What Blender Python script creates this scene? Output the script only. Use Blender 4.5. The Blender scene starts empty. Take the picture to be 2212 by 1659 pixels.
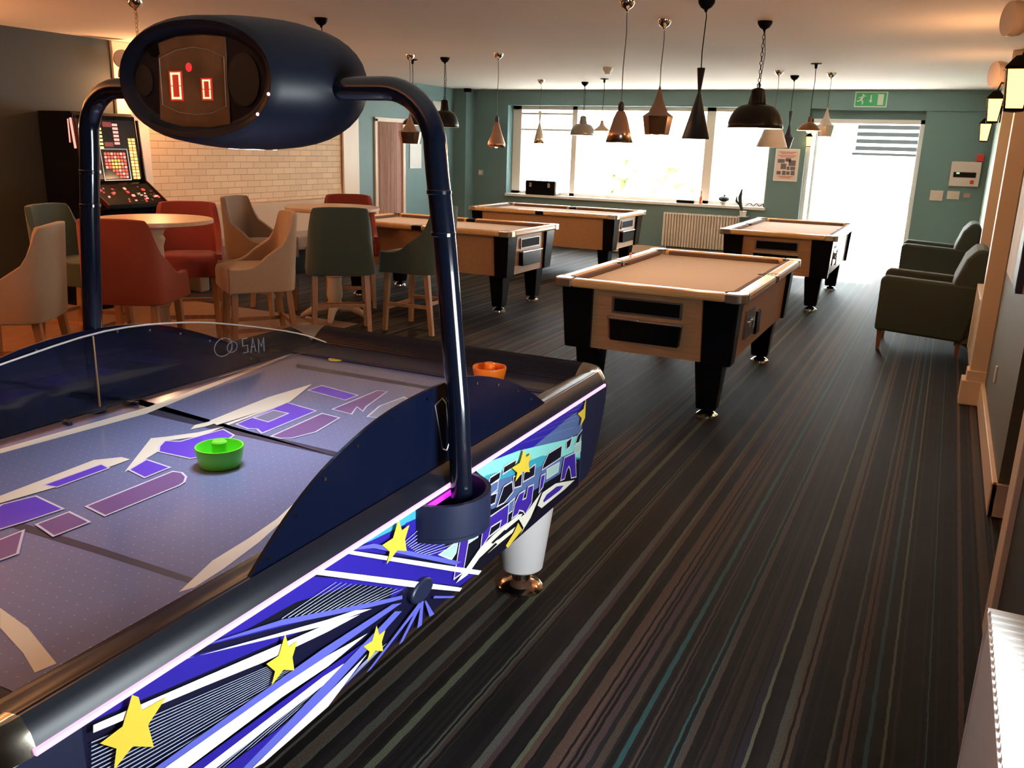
import bpy, math, random
from mathutils import Vector, Matrix
random.seed(7)
sc = bpy.context.scene
col = sc.collection
R = math.radians

# ------------------------------------------------------------------ camera
cam_d = bpy.data.cameras.new('camera'); cam = bpy.data.objects.new('camera', cam_d); col.objects.link(cam)
PITCH, ROLL, YAW, FPX, EYE = 15.36, 1.74, 25.87, 1876.0, 1.644
_p, _r, _y = R(PITCH), R(ROLL), R(YAW)
fwd = Vector((-math.sin(_y)*math.cos(_p), math.cos(_y)*math.cos(_p), -math.sin(_p)))
rgt = Vector((math.cos(_y), math.sin(_y), 0)); up = rgt.cross(fwd)
R2 = math.cos(_r)*rgt + math.sin(_r)*up; U2 = -math.sin(_r)*rgt + math.cos(_r)*up
M = Matrix((R2, U2, -fwd)).transposed().to_4x4(); M.translation = Vector((0, 0, EYE)); cam.matrix_world = M
cam_d.sensor_fit = 'HORIZONTAL'; cam_d.sensor_width = 36.0; cam_d.lens = FPX/2212*36; cam_d.clip_start = .02
sc.camera = cam

# ------------------------------------------------------------------ sky, exposure
sc.view_settings.view_transform = 'Standard'; sc.view_settings.look = 'None'
sc.view_settings.gamma = 1; sc.view_settings.use_curve_mapping = False
sc.view_settings.exposure = 0.0
w = bpy.data.worlds.new('sky'); sc.world = w; w.use_nodes = True
bg = w.node_tree.nodes['Background']; bg.inputs[0].default_value = (.86, .95, 1.0, 1); bg.inputs[1].default_value = 36.0

# ------------------------------------------------------------------ large lights: portals in the openings
def area_portal(name, loc, rot, sx, sy):
    l = bpy.data.lights.new(name, 'AREA'); l.shape = 'RECTANGLE'; l.size = sx; l.size_y = sy
    l.cycles.is_portal = True
    o = bpy.data.objects.new(name, l); col.objects.link(o); o.location = loc; o.rotation_euler = rot
area_portal('portal_window', (-4.7, 14.12, 1.56), (R(90), 0, R(180)), 4.4, 1.46)
area_portal('portal_door', (-1.22, 14.12, 1.07), (R(90), 0, R(180)), 1.5, 2.15)
area_portal('portal_side_window', (.50, 1.55, 1.1), (R(90), 0, R(90)), 1.0, .9)
def point(name, loc, power, colr, rad=.04):
    l = bpy.data.lights.new(name, 'POINT'); l.energy = power; l.color = colr; l.shadow_soft_size = rad
    o = bpy.data.objects.new(name, l); col.objects.link(o); o.location = loc; return o
sun = bpy.data.lights.new('sun', 'SUN'); sun.energy = 45; sun.color = (1, .95, .86); sun.angle = R(1.0)
so_ = bpy.data.objects.new('sun', sun); col.objects.link(so_); so_.rotation_euler = (R(-37), R(8), 0)
WARM = (1.0, .58, .30)

# ------------------------------------------------------------------ materials
MATS = {}
def mat(name, color, rough=.5, metal=0, emit=None, estr=1, noise=.0, nscale=8, alpha=1, trans=0, bump=0, bscale=60, coat=0, sheen=0, spec=.5):
    if name in MATS: return MATS[name]
    m = bpy.data.materials.new(name); m.use_nodes = True; nt = m.node_tree; b = nt.nodes['Principled BSDF']
    b.inputs['Base Color'].default_value = (*color, 1); b.inputs['Roughness'].default_value = rough
    b.inputs['Metallic'].default_value = metal; b.inputs['Specular IOR Level'].default_value = spec
    b.inputs['Coat Weight'].default_value = coat; b.inputs['Sheen Weight'].default_value = sheen
    b.inputs['Transmission Weight'].default_value = trans; b.inputs['Alpha'].default_value = alpha
    if emit: b.inputs['Emission Color'].default_value = (*emit, 1); b.inputs['Emission Strength'].default_value = estr
    tc = nt.nodes.new('ShaderNodeTexCoord')
    nz = nt.nodes.new('ShaderNodeTexNoise'); nz.inputs['Scale'].default_value = nscale; nz.inputs['Detail'].default_value = 3
    nt.links.new(tc.outputs['Object'], nz.inputs['Vector'])
    mx = nt.nodes.new('ShaderNodeMix'); mx.data_type = 'RGBA'
    k = max(noise, .03)
    mx.inputs[6].default_value = (*[c*(1-k) for c in color], 1); mx.inputs[7].default_value = (*[min(1, c*(1+k)) for c in color], 1)
    nt.links.new(nz.outputs['Fac'], mx.inputs[0]); nt.links.new(mx.outputs[2], b.inputs['Base Color'])
    if bump:
        n2 = nt.nodes.new('ShaderNodeTexNoise'); n2.inputs['Scale'].default_value = bscale
        nt.links.new(tc.outputs['Object'], n2.inputs['Vector'])
        bp = nt.nodes.new('ShaderNodeBump'); bp.inputs['Strength'].default_value = bump; bp.inputs['Distance'].default_value = .004
        nt.links.new(n2.outputs['Fac'], bp.inputs['Height']); nt.links.new(bp.outputs[0], b.inputs['Normal'])
    MATS[name] = m; return m

def N(nt, t, **kw):
    n = nt.nodes.new(t)
    for k, v in kw.items(): setattr(n, k, v)
    return n
def math_node(nt, op, a, b=None, c=None):
    n = N(nt, 'ShaderNodeMath', operation=op)
    for i, v in enumerate((a, b, c)):
        if v is None: continue
        if isinstance(v, (int, float)): n.inputs[i].default_value = v
        else: nt.links.new(v, n.inputs[i])
    return n.outputs[0]

def carpet_mat():
    m = bpy.data.materials.new('striped_carpet'); m.use_nodes = True; nt = m.node_tree; b = nt.nodes['Principled BSDF']
    g = N(nt, 'ShaderNodeTexCoord'); sp = N(nt, 'ShaderNodeSeparateXYZ'); nt.links.new(g.outputs['Object'], sp.inputs[0])
    nz = N(nt, 'ShaderNodeTexNoise'); nz.inputs['Scale'].default_value = 16; nz.inputs['Detail'].default_value = 2
    nt.links.new(g.outputs['Object'], nz.inputs['Vector'])
    wob = math_node(nt, 'MULTIPLY', math_node(nt, 'SUBTRACT', nz.outputs['Fac'], .5), .008)
    x = math_node(nt, 'ADD', sp.outputs[0], wob)
    v = N(nt, 'ShaderNodeTexVoronoi', voronoi_dimensions='1D'); v.inputs['Scale'].default_value = 44
    nt.links.new(x, v.inputs['W'])
    s2 = N(nt, 'ShaderNodeSeparateColor'); nt.links.new(v.outputs['Color'], s2.inputs[0])
    rp = N(nt, 'ShaderNodeValToRGB'); rp.color_ramp.interpolation = 'CONSTANT'
    K_ = .80
    cols = [(.010,.008,.007),(.070,.042,.031),(.006,.006,.007),(.050,.034,.026),(.012,.009,.012),(.060,.062,.050),(.008,.007,.008),(.078,.045,.033),
            (.014,.012,.020),(.070,.048,.034),(.006,.005,.006),(.020,.062,.062),(.045,.030,.026),(.009,.008,.009),(.075,.072,.062),(.022,.014,.012),(.052,.030,.032),(.085,.095,.060),(.010,.010,.012),(.050,.040,.032)]
    el = rp.color_ramp.elements
    while len(el) > 1: el.remove(el[0])
    el[0].position = 0; cols = [tuple(v*K_ for v in c) for c in cols]; el[0].color = (*cols[0], 1)
    for i, c in enumerate(cols[1:], 1):
        e = el.new(i/len(cols)); e.color = (*c, 1)
    nt.links.new(s2.outputs[0], rp.inputs[0])
    # fine weave variation
    n3 = N(nt, 'ShaderNodeTexNoise'); n3.inputs['Scale'].default_value = 240; nt.links.new(g.outputs['Object'], n3.inputs['Vector'])
    mul = N(nt, 'ShaderNodeMix', data_type='RGBA', blend_type='MULTIPLY'); mul.inputs[0].default_value = .8
    v2 = N(nt, 'ShaderNodeTexVoronoi', voronoi_dimensions='1D'); v2.inputs['Scale'].default_value = 118; nt.links.new(x, v2.inputs['W'])
    s3 = N(nt, 'ShaderNodeSeparateColor'); nt.links.new(v2.outputs['Color'], s3.inputs[0])
    thin = N(nt, 'ShaderNodeMix', data_type='RGBA'); nt.links.new(math_node(nt, 'LESS_THAN', s3.outputs[1], .36), thin.inputs[0])
    nt.links.new(rp.outputs[0], thin.inputs[6]); thin.inputs[7].default_value = (.0035, .003, .0035, 1)
    nt.links.new(thin.outputs[2], mul.inputs[6])
    r3 = N(nt, 'ShaderNodeValToRGB'); r3.color_ramp.elements[0].color = (.6, .6, .6, 1); r3.color_ramp.elements[1].color = (1.6, 1.6, 1.6, 1)
    r3.color_ramp.elements[0].position = .3; r3.color_ramp.elements[1].position = .7
    nt.links.new(n3.outputs['Fac'], r3.inputs[0]); nt.links.new(r3.outputs[0], mul.inputs[7])
    nt.links.new(mul.outputs[2], b.inputs['Base Color'])
    b.inputs['Roughness'].default_value = .7; b.inputs['Specular IOR Level'].default_value = .16
    bp = N(nt, 'ShaderNodeBump'); bp.inputs['Strength'].default_value = .35; bp.inputs['Distance'].default_value = .003
    nt.links.new(n3.outputs['Fac'], bp.inputs['Height']); nt.links.new(bp.outputs[0], b.inputs['Normal'])
    return m

def wood_mat(name, c1, c2, axis=0, rough=.35, scale=3):
    m = bpy.data.materials.new(name); m.use_nodes = True; nt = m.node_tree; b = nt.nodes['Principled BSDF']
    g = N(nt, 'ShaderNodeTexCoord'); mp = N(nt, 'ShaderNodeMapping'); nt.links.new(g.outputs['Object'], mp.inputs[0])
    s = [14, 14, 14]; s[axis] = 1.0; mp.inputs['Scale'].default_value = s
    nz = N(nt, 'ShaderNodeTexNoise'); nz.inputs['Scale'].default_value = scale; nz.inputs['Detail'].default_value = 5; nz.inputs['Distortion'].default_value = .4
    nt.links.new(mp.outputs[0], nz.inputs['Vector'])
    rp = N(nt, 'ShaderNodeValToRGB'); rp.color_ramp.elements[0].color = (*c1, 1); rp.color_ramp.elements[1].color = (*c2, 1)
    rp.color_ramp.elements[0].position = .3; rp.color_ramp.elements[1].position = .7
    nt.links.new(nz.outputs['Fac'], rp.inputs[0]); nt.links.new(rp.outputs[0], b.inputs['Base Color'])
    b.inputs['Roughness'].default_value = rough
    return m

def brick_mat():
    m = bpy.data.materials.new('painted_brick'); m.use_nodes = True; nt = m.node_tree; b = nt.nodes['Principled BSDF']
    g = N(nt, 'ShaderNodeTexCoord'); sp = N(nt, 'ShaderNodeSeparateXYZ'); nt.links.new(g.outputs['Object'], sp.inputs[0])
    cb = N(nt, 'ShaderNodeCombineXYZ'); nt.links.new(sp.outputs[1], cb.inputs[0]); nt.links.new(sp.outputs[2], cb.inputs[1])
    br = N(nt, 'ShaderNodeTexBrick'); nt.links.new(cb.outputs[0], br.inputs[0])
    br.inputs['Scale'].default_value = 1; br.inputs['Brick Width'].default_value = .225; br.inputs['Row Height'].default_value = .075
    br.inputs['Mortar Size'].default_value = .005; br.inputs['Mortar Smooth'].default_value = .6
    br.inputs['Color1'].default_value = (.80, .55, .32, 1); br.inputs['Color2'].default_value = (.70, .46, .26, 1); br.inputs['Mortar'].default_value = (.46, .29, .16, 1)
    nt.links.new(br.outputs['Color'], b.inputs['Base Color']); b.inputs['Roughness'].default_value = .6
    bp = N(nt, 'ShaderNodeBump', invert=True); bp.inputs['Strength'].default_value = .5; bp.inputs['Distance'].default_value = .008
    nt.links.new(br.outputs['Fac'], bp.inputs['Height']); nt.links.new(bp.outputs[0], b.inputs['Normal'])
    return m

def playfield_mat():
    m = bpy.data.materials.new('playfield_slate'); m.use_nodes = True; nt = m.node_tree; b = nt.nodes['Principled BSDF']
    g = N(nt, 'ShaderNodeTexCoord'); sp = N(nt, 'ShaderNodeSeparateXYZ'); nt.links.new(g.outputs['Object'], sp.inputs[0])
    def fr(o): return math_node(nt, 'SUBTRACT', math_node(nt, 'FRACT', math_node(nt, 'MULTIPLY', o, 34.0)), .5)
    fx, fy = fr(sp.outputs[0]), fr(sp.outputs[1])
    d = math_node(nt, 'ADD', math_node(nt, 'MULTIPLY', fx, fx), math_node(nt, 'MULTIPLY', fy, fy))
    dot = math_node(nt, 'LESS_THAN', d, .0045)
    mx = N(nt, 'ShaderNodeMix', data_type='RGBA'); mx.inputs[6].default_value = (.19, .215, .35, 1); mx.inputs[7].default_value = (.34, .37, .50, 1)
    nt.links.new(dot, mx.inputs[0]); nt.links.new(mx.outputs[2], b.inputs['Base Color'])
    b.inputs['Roughness'].default_value = .22; b.inputs['Coat Weight'].default_value = .3; b.inputs['Coat Roughness'].default_value = .12
    return m

TEAL = mat('teal_wall_paint', (.125, .215, .215), .55, noise=.05, nscale=2)
DARKG = mat('dimmed_green_wall_paint', (.030, .032, .023), .6, noise=.06, nscale=2)  # dim light on these walls put into the colour, darker than the teal
CEIL = mat('ceiling_paint', (.80, .71, .62), .8, noise=.04, nscale=1)
TRIM = mat('cream_gloss_trim', (.78, .60, .44), .35)
WHITE = mat('white_gloss', (.80, .79, .76), .35)
UPVC = mat('window_frame_cream', (.80, .74, .64), .35)
CARPET = carpet_mat(); BRICK = brick_mat()
TIMBER = wood_mat('laminate_floor', (.20, .10, .055), (.33, .17, .09), 1, .35, 4)
OAK = wood_mat('pool_table_oak_side', (.37, .20, .095), (.47, .265, .13), 0, .38, 5)
OAKR = wood_mat('pool_rail_oak', (.62, .36, .15), (.72, .45, .20), 0, .25, 3)
LEGW = wood_mat('stool_leg_beech', (.34, .17, .075), (.44, .235, .11), 2, .4, 3)
TOPW = wood_mat('bar_tabletop_beech', (.60, .38, .22), (.68, .45, .27), 0, .3, 2)
BLACK = mat('black_gloss_laminate', (.004, .004, .005), .22, spec=.12)
BLACKM = mat('black_matt', (.004, .004, .0045), .6, spec=.06)
CHROME = mat('chrome', (.80, .79, .77), .12, 1)
STEEL = mat('brushed_steel', (.55, .54, .52), .35, 1)
COPPER = mat('copper', (.50, .29, .19), .28, 1)
BRASS = mat('aged_brass', (.42, .27, .12), .35, 1)
CLOTH = mat('tan_baize', (.41, .335, .28), .85, noise=.05, nscale=40, sheen=.15)
CUSH = mat('shaded_cushion_cloth', (.105, .055, .035), .85)  # same cloth as the bed, its shading put into a darker colour
NAVY = mat('navy_gloss', (.012, .018, .06), .22, coat=.4)
NAVYP = mat('navy_tube_paint', (.004, .006, .014), .14, coat=.45)
NAVYT = mat('navy_plastic', (.013, .017, .045), .38)
CREAMF = mat('cream_fabric', (.40, .28, .185), .85, noise=.07, nscale=30, bump=.25, bscale=300, sheen=.15)
ORANGEF = mat('rust_orange_fabric', (.27, .036, .008), .8, noise=.06, nscale=30, bump=.2, bscale=300, sheen=.15)
REDF = mat('dark_red_orange_fabric', (.22, .020, .008), .8, noise=.06, nscale=30, bump=.2, bscale=300, sheen=.15)
GREENF = mat('bottle_green_fabric', (.034, .056, .042), .85, noise=.07, nscale=30, bump=.2, bscale=300, sheen=.2)
BEIGEF = mat('brown_beige_fabric', (.21, .13, .075), .85, noise=.06, nscale=30, bump=.2, bscale=300, sheen=.15)
OLIVEF = mat('olive_upholstery', (.026, .037, .027), .8, noise=.06, nscale=30, sheen=.06)
STONE = mat('cream_painted_pedestal', (.62, .48, .33), .55)
BULB = mat('lit_filament_bulb', (1, .8, .5), .3, emit=(1, .62, .28), estr=14)
GLASS = mat('clear_window_glass', (1, 1, 1), .02, trans=1, spec=.3)

# ------------------------------------------------------------------ helpers
def tag(o, label=None, cat=None, group=None, kind=None):
    if label: o['label'] = label
    if cat: o['category'] = cat
    if group: o['group'] = group
    if kind: o['kind'] = kind
    return o
def empty(name, loc=(0, 0, 0), rz=0, label=None, cat=None, group=None):
    o = bpy.data.objects.new(name, None); col.objects.link(o); o.location = loc; o.rotation_euler = (0, 0, rz)
    o.empty_display_size = .05
    return tag(o, label, cat, group)
class MB:
    def __init__(s): s.v = []; s.f = []; s.m = []
    def add(s, vs, fs, mi=0):
        k = len(s.v); s.v += [tuple(v) for v in vs]
        for f in fs: s.f.append([k+i for i in f]); s.m.append(mi)
    def box(s, x0, x1, y0, y1, z0, z1, mi=0, tx=0, ty=0):
        # tx, ty: how far the bottom is drawn in on each side
        vs = [(x0+tx, y0+ty, z0), (x1-tx, y0+ty, z0), (x1-tx, y1-ty, z0), (x0+tx, y1-ty, z0), (x0, y0, z1), (x1, y0, z1), (x1, y1, z1), (x0, y1, z1)]
        s.add(vs, [(0, 3, 2, 1), (4, 5, 6, 7), (0, 1, 5, 4), (1, 2, 6, 5), (2, 3, 7, 6), (3, 0, 4, 7)], mi)
    def prism(s, pts, fn, a, b, mi=0):
        # pts 2D outline, fn(p, t) -> 3D, between t=a and t=b
        n = len(pts); vs = [fn(p, a) for p in pts]+[fn(p, b) for p in pts]
        fs = [list(range(n))[::-1], list(range(n, 2*n))]+[(i, (i+1) % n, n+(i+1) % n, n+i) for i in range(n)]
        s.add(vs, fs, mi)
    def lathe(s, prof, c=(0, 0, 0), n=28, mi=0, sx=1, sy=1, off=0):
        vs = []; fs = []; m = len(prof)
        for i in range(n):
            a = 2*math.pi*i/n+off
            for r, z in prof: vs.append((c[0]+r*math.cos(a)*sx, c[1]+r*math.sin(a)*sy, c[2]+z))
        for i in range(n):
            j = (i+1) % n
            for k in range(m-1): fs.append((i*m+k, j*m+k, j*m+k+1, i*m+k+1))
        s.add(vs, fs, mi)
    def sphere(s, c, r, mi=0, n=12, sx=1, sy=1, sz=1):
        prof = [(r*math.sin(math.pi*k/8)+1e-5, -r*sz*math.cos(math.pi*k/8)) for k in range(9)]
        s.lathe(prof, c, n, mi, sx, sy)
    def tube(s, path, r, n=12, mi=0, closed=False, caps=True):
        P = [Vector(p) for p in path]; L = len(P); rings = []; prev = None
        for i in range(L):
            if closed: t = (P[(i+1) % L]-P[i-1]).normalized()
            else: t = (P[min(i+1, L-1)]-P[max(i-1, 0)]).normalized()
            if prev is None:
                a = Vector((0, 0, 1)) if abs(t.z) < .9 else Vector((1, 0, 0))
                u = t.cross(a).normalized()
            else: u = (prev-t*prev.dot(t)).normalized()
            prev = u; v = t.cross(u)
            rr = r[i] if isinstance(r, (list, tuple)) else r
            rings.append([P[i]+u*rr*math.cos(2*math.pi*k/n)+v*rr*math.sin(2*math.pi*k/n) for k in range(n)])
        vs = [p for rg in rings for p in rg]; fs = []
        for i in range(L if closed else L-1):
            j = (i+1) % L
            for k in range(n): fs.append((i*n+k, i*n+(k+1) % n, j*n+(k+1) % n, j*n+k))
        if caps and not closed: fs += [list(range(n))[::-1], [(L-1)*n+k for k in range(n)]]
        s.add(vs, fs, mi)
    def build(s, name, mats, parent=None, smooth=False, bevel=0, label=None, loc=None, ang=40):
        me = bpy.data.meshes.new(name); me.from_pydata(s.v, [], s.f)
        if not isinstance(mats, (list, tuple)): mats = [mats]
        for m in mats: me.materials.append(m)
        me.polygons.foreach_set('material_index', s.m)
        me.update()
        o = bpy.data.objects.new(name, me); col.objects.link(o)
        if parent: o.parent = parent
        if loc: o.location = loc
        if smooth:
            me.polygons.foreach_set('use_smooth', [True]*len(me.polygons))
            me.set_sharp_from_angle(angle=R(ang))
        if bevel:
            b = o.modifiers.new('bevel', 'BEVEL'); b.width = bevel; b.segments = 2; b.limit_method = 'ANGLE'; b.angle_limit = R(35)
        if label: o['label'] = label
        return o
def copy_tree(o, parent=None):
    c = o.copy(); col.objects.link(c)
    if parent: c.parent = parent
    for ch in list(o.children): copy_tree(ch, c)
    return c
XY = lambda p, t: (p[0], p[1], t)
YZ = lambda p, t: (t, p[0], p[1])
XZ = lambda p, t: (p[0], t, p[1])
def struct(mb, name, m, **k):
    o = mb.build(name, m, **k); o['kind'] = 'structure'; return o

# ------------------------------------------------------------------ the room
CZ = 2.545; YF = 13.8; XL = -7.8; XR = .41
b = MB(); b.box(XL-.3, 1.2, -3.2, YF+.3, -.1, 0); struct(b, 'floor', CARPET)
b = MB(); b.box(XL, -4.75, -3.0, 6.5, .0005, .004); struct(b, 'floor', TIMBER)
b = MB(); b.box(XL-.3, 1.2, -3.2, YF+.32, CZ, CZ+.1); struct(b, 'ceiling', CEIL)
# far wall with the window and the doorway cut out
WX0, WX1, WZ0, WZ1 = -6.92, -2.52, .83, 2.30
DX0, DX1, DZ = -2.0, -.45, 2.15
b = MB()
b.box(XL-.3, WX0, YF, YF+.3, 0, CZ); b.box(WX0, WX1, YF, YF+.3, 0, WZ0); b.box(WX0, WX1, YF, YF+.3, WZ1, CZ)
b.box(WX1, DX0, YF, YF+.3, 0, CZ); b.box(DX0, DX1, YF, YF+.3, DZ+.14, CZ); b.box(DX1, 1.2, YF, YF+.3, 0, CZ)
struct(b, 'wall_far', TEAL)
b = MB(); b.box(DX0, DX1, YF+.12, YF+.3, DZ, DZ+.14); struct(b, 'trim_1', TEAL)
b = MB(); b.box(-1.75, .41, YF-.03, YF, 2.27, CZ-.001); struct(b, 'trim_2', TEAL)     # shallow bulkhead above the doorway
b = MB(); b.box(XL, XL+.24, YF-.32, YF, 0, CZ-.001); struct(b, 'wall_far_corner', TEAL)
b = MB(); b.box(XL-.3, XL, -3.2, 6.62, 0, CZ); struct(b, 'wall_left', DARKG)
b = MB(); b.box(XL-.3, XL, 10.34, YF+.3, 0, CZ); struct(b, 'wall_left', TEAL)
b = MB(); b.box(XL-.3, XL-.01, 6.62, 10.34, 0, CZ); struct(b, 'wall_left', BRICK)
b = MB(); b.box(XL-.3, XL+.03, 6.56, 6.95, 0, CZ-.001); b.box(XL-.3, XL+.03, 10.34, 10.71, 0, CZ-.001); struct(b, 'trim_3', TRIM, bevel=.006)
b = MB(); b.box(XL-.3, 1.2, -3.3, -3.0, 0, CZ); struct(b, 'wall_near', DARKG)
# right wall: near part with its own window, recess, then the wall with two pilasters
b = MB()
b.box(.35, .43, -3.0, 1.15, 0, CZ); b.box(.35, .43, 1.15, 2.0, 0, .70); b.box(.35, .43, 1.15, 2.0, 1.42, CZ); b.box(.35, .43, 2.0, 3.3, 0, CZ)
b.box(.98, 1.2, 3.3, 4.5, 0, CZ); b.box(.43, 1.2, 3.1, 3.3, 0, CZ)
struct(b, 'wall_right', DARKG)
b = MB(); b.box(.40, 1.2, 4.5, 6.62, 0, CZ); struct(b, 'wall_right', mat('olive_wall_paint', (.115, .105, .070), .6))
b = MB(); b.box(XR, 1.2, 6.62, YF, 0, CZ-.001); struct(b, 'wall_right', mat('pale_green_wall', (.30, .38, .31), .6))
for i, (yy, xo) in enumerate(((6.62, .275), (8.9, .285))):
    b = MB(); b.box(xo+.02, XR+.02, yy, yy+.14, .17, CZ-.001); b.box(xo-.02, XR+.02, yy-.025, yy+.165, 0, .17); b.box(xo+.005, XR+.02, yy-.012, yy+.15, .17, .24)
    struct(b, 'trim_%d' % (4+i), TRIM, bevel=.004)
b = MB(); b.box(.33, .36, 3.16, 3.325, 0, CZ-.002); struct(b, 'trim_6', TRIM, bevel=.003)
b = MB(); b.box(.375, .40, 4.475, 6.6, 0, .165); b.box(.375, .98, 4.475, 4.5, 0, .165); struct(b, 'baseboard_right', TRIM, bevel=.004)
b = MB(); b.box(XL+.24, WX0+.6, YF-.02, YF, 0, .13); b.box(WX0+.6, DX0, YF-.02, YF, 0, .13); b.box(DX1, XR, YF-.02, YF, 0, .13); struct(b, 'baseboard_far', TRIM)
# main window: sill, frames, panes, blind rails
b = MB(); b.box(WX0, WX1+.03, YF-.05, YF+.26, WZ0-.03, WZ0+.012); sill = struct(b, 'window_1', WHITE, bevel=.004)
b = MB()
for x0, x1 in ((WX0, WX0+.16), (-5.82, -5.73), (-3.56, -3.42), (WX1-.05, WX1)): b.box(x0, x1, YF+.2, YF+.28, WZ0, WZ1)
b.box(WX0, WX1, YF+.2, YF+.28, WZ1-.06, WZ1); b.box(WX0, WX1, YF+.2, YF+.28, WZ0, WZ0+.06)
fr = b.build('window_frame', UPVC, sill, bevel=.004)
b = MB(); b.box(WX0+.16, -5.82, YF+.21, YF+.27, 2.16, 2.19); b.box(WX0+.16, -5.82, YF+.21, YF+.27, 1.90, 1.93); b.build('window_frame', UPVC, sill)
for x0, x1 in ((WX0+.16, -5.82), (-5.73, -3.56), (-3.42, WX1-.05)):
    b = MB(); b.box(x0, x1, YF+.235, YF+.239, WZ0+.06, WZ1-.06); b.build('window_pane', GLASS, sill)
# side window beside the camera
b = MB(); b.box(.36, .45, 1.15, 2.0, .69, .705); sw = struct(b, 'window_2', WHITE)
b = MB()
for y0, y1 in ((1.15, 1.19), (1.96, 2.0)): b.box(.39, .43, y0, y1, .705, 1.42)
b.box(.39, .43, 1.15, 2.0, .705, .735); b.box(.39, .43, 1.15, 2.0, 1.39, 1.42); b.build('window_frame', UPVC, sw)
# doorway: frame and two leaves standing open outwards
b = MB()
b.box(DX0, DX0+.06, YF+.06, YF+.2, 0, DZ); b.box(DX1-.06, DX1, YF+.06, YF+.2, 0, DZ); b.box(DX0, DX1, YF+.06, YF+.2, DZ-.06, DZ)
door = struct(b, 'door_1', WHITE, bevel=.003)
def door_leaf(x, sgn):
    e = MB(); y0 = YF+.2; y1 = y0+.72
    e.box(x-.025, x+.025, y0, y0+.09, .02, DZ-.07); e.box(x-.025, x+.025, y1-.09, y1, .02, DZ-.07)
    e.box(x-.025, x+.025, y0+.09, y1-.09, .02, .22); e.box(x-.025, x+.025, y0+.09, y1-.09, DZ-.17, DZ-.07)
    lf = e.build('door_leaf', mat('aluminium_door_grey', (.16, .13, .10), .4), door, bevel=.003)
    e = MB(); e.box(x-.004, x+.004, y0+.09, y1-.09, .22, DZ-.17); e.build('door_pane', GLASS, lf)
    e = MB(); e.tube([(x-.07*sgn, y0+.03, 1.02), (x-.07*sgn, y0-.06, 1.02)], .010); e.box(x-.04, x+.04, y0-.005, y0+.055, .92, 1.14)
    e.build('door_handle', BLACKM, lf)
door_leaf(DX0+.02, 1); door_leaf(DX1-.03, -1)
# teal door with curtain on the left wall
b = MB(); b.box(XL, XL+.03, 11.12, 11.19, 0, 1.97); b.box(XL, XL+.03, 11.87, 11.94, 0, 1.97); b.box(XL, XL+.03, 11.12, 11.94, 1.93, 1.99)
d2 = struct(b, 'door_2', TRIM, bevel=.003)
b = MB(); b.box(XL-.0, XL+.004, 11.19, 11.87, 0, 1.93); b.build('door_panel', mat('dim_red_passage', (.33, .15, .11), .7), d2)
b = MB()
for k in range(15):
    yy = 11.21+.43*k/14+random.uniform(-.006, .006); b.tube([(XL+.05, yy, 1.92), (XL+.052+random.uniform(0, .01), yy+random.uniform(-.01, .01), 1.0), (XL+.05, yy, .08)], .006, 6)
tag(b.build('string_curtain', mat('string_curtain_red_brown', (.55, .36, .28), .7)), 'red brown string curtain hanging in the doorway of the left wall', 'curtain')['kind'] = 'stuff'

# ------------------------------------------------------------------ air hockey table
def catmull(pts, n=6):
    out = []
    P = [Vector(p) for p in pts]
    for i in range(len(P)-1):
        p0 = P[max(i-1, 0)]; p1 = P[i]; p2 = P[i+1]; p3 = P[min(i+2, len(P)-1)]
        for k in range(n):
            t = k/n
            out.append(.5*((2*p1)+(-p0+p2)*t+(2*p0-5*p1+4*p2-p3)*t*t+(-p0+3*p1-3*p2+p3)*t**3))
    out.append(P[-1]); return out
AX, AY = -1.83, 1.83
HW, HL = .765, 1.30
SO = .11      # the arch stands this far right of the table's middle line
ah = empty('air_hockey_table', (AX, AY, 0), 0, 'large navy air hockey table with starry side art and an overhead scoreboard arch', 'air hockey table')
ARTC = {'indigo': (.026, .015, .30), 'black': (.006, .006, .014), 'skyblue': (.14, .42, .68), 'teal': (.05, .36, .47), 'slate': (.10, .16, .34),
        'aqua': (.27, .74, .66), 'mint': (.42, .66, .56), 'violet': (.055, .022, .33), 'cream': (.88, .84, .70), 'yellow': (.82, .60, .06), 'white': (.95, .95, .97),
        'periwinkle': (.12, .13, .55), 'seam': (.055, .055, .085), 'linecream': (.86, .80, .60), 'purple': (.15, .07, .60), 'mauve': (.20, .11, .27), 'greyout': (.26, .28, .34),
        'fieldc': (.22, .22, .32), 'navyart': (.006, .006, .026), 'lineart': (.42, .46, .62), 'outline': (.74, .70, .76)}
AK = list(ARTC); AM = [mat('art_'+k, ARTC[k], .3, coat=.3) for k in AK]
def offset_poly(pts, d):
    n = len(pts); area = sum(pts[i][0]*pts[(i+1) % n][1]-pts[(i+1) % n][0]*pts[i][1] for i in range(n)); s = 1 if area > 0 else -1
    out = []
    for i in range(n):
        a = Vector(pts[i-1]); p = Vector(pts[i]); c = Vector(pts[(i+1) % n])
        e1 = (p-a).normalized(); e2 = (c-p).normalized()
        n1 = Vector((e1.y, -e1.x))*s; n2 = Vector((e2.y, -e2.x))*s
        m = (n1+n2); m = m.normalized() if m.length > 1e-4 else n1
        k = min(1/max(m.dot(n1), .35), 2.2)
        out.append(tuple(p+m*d*k))
    return out
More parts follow.
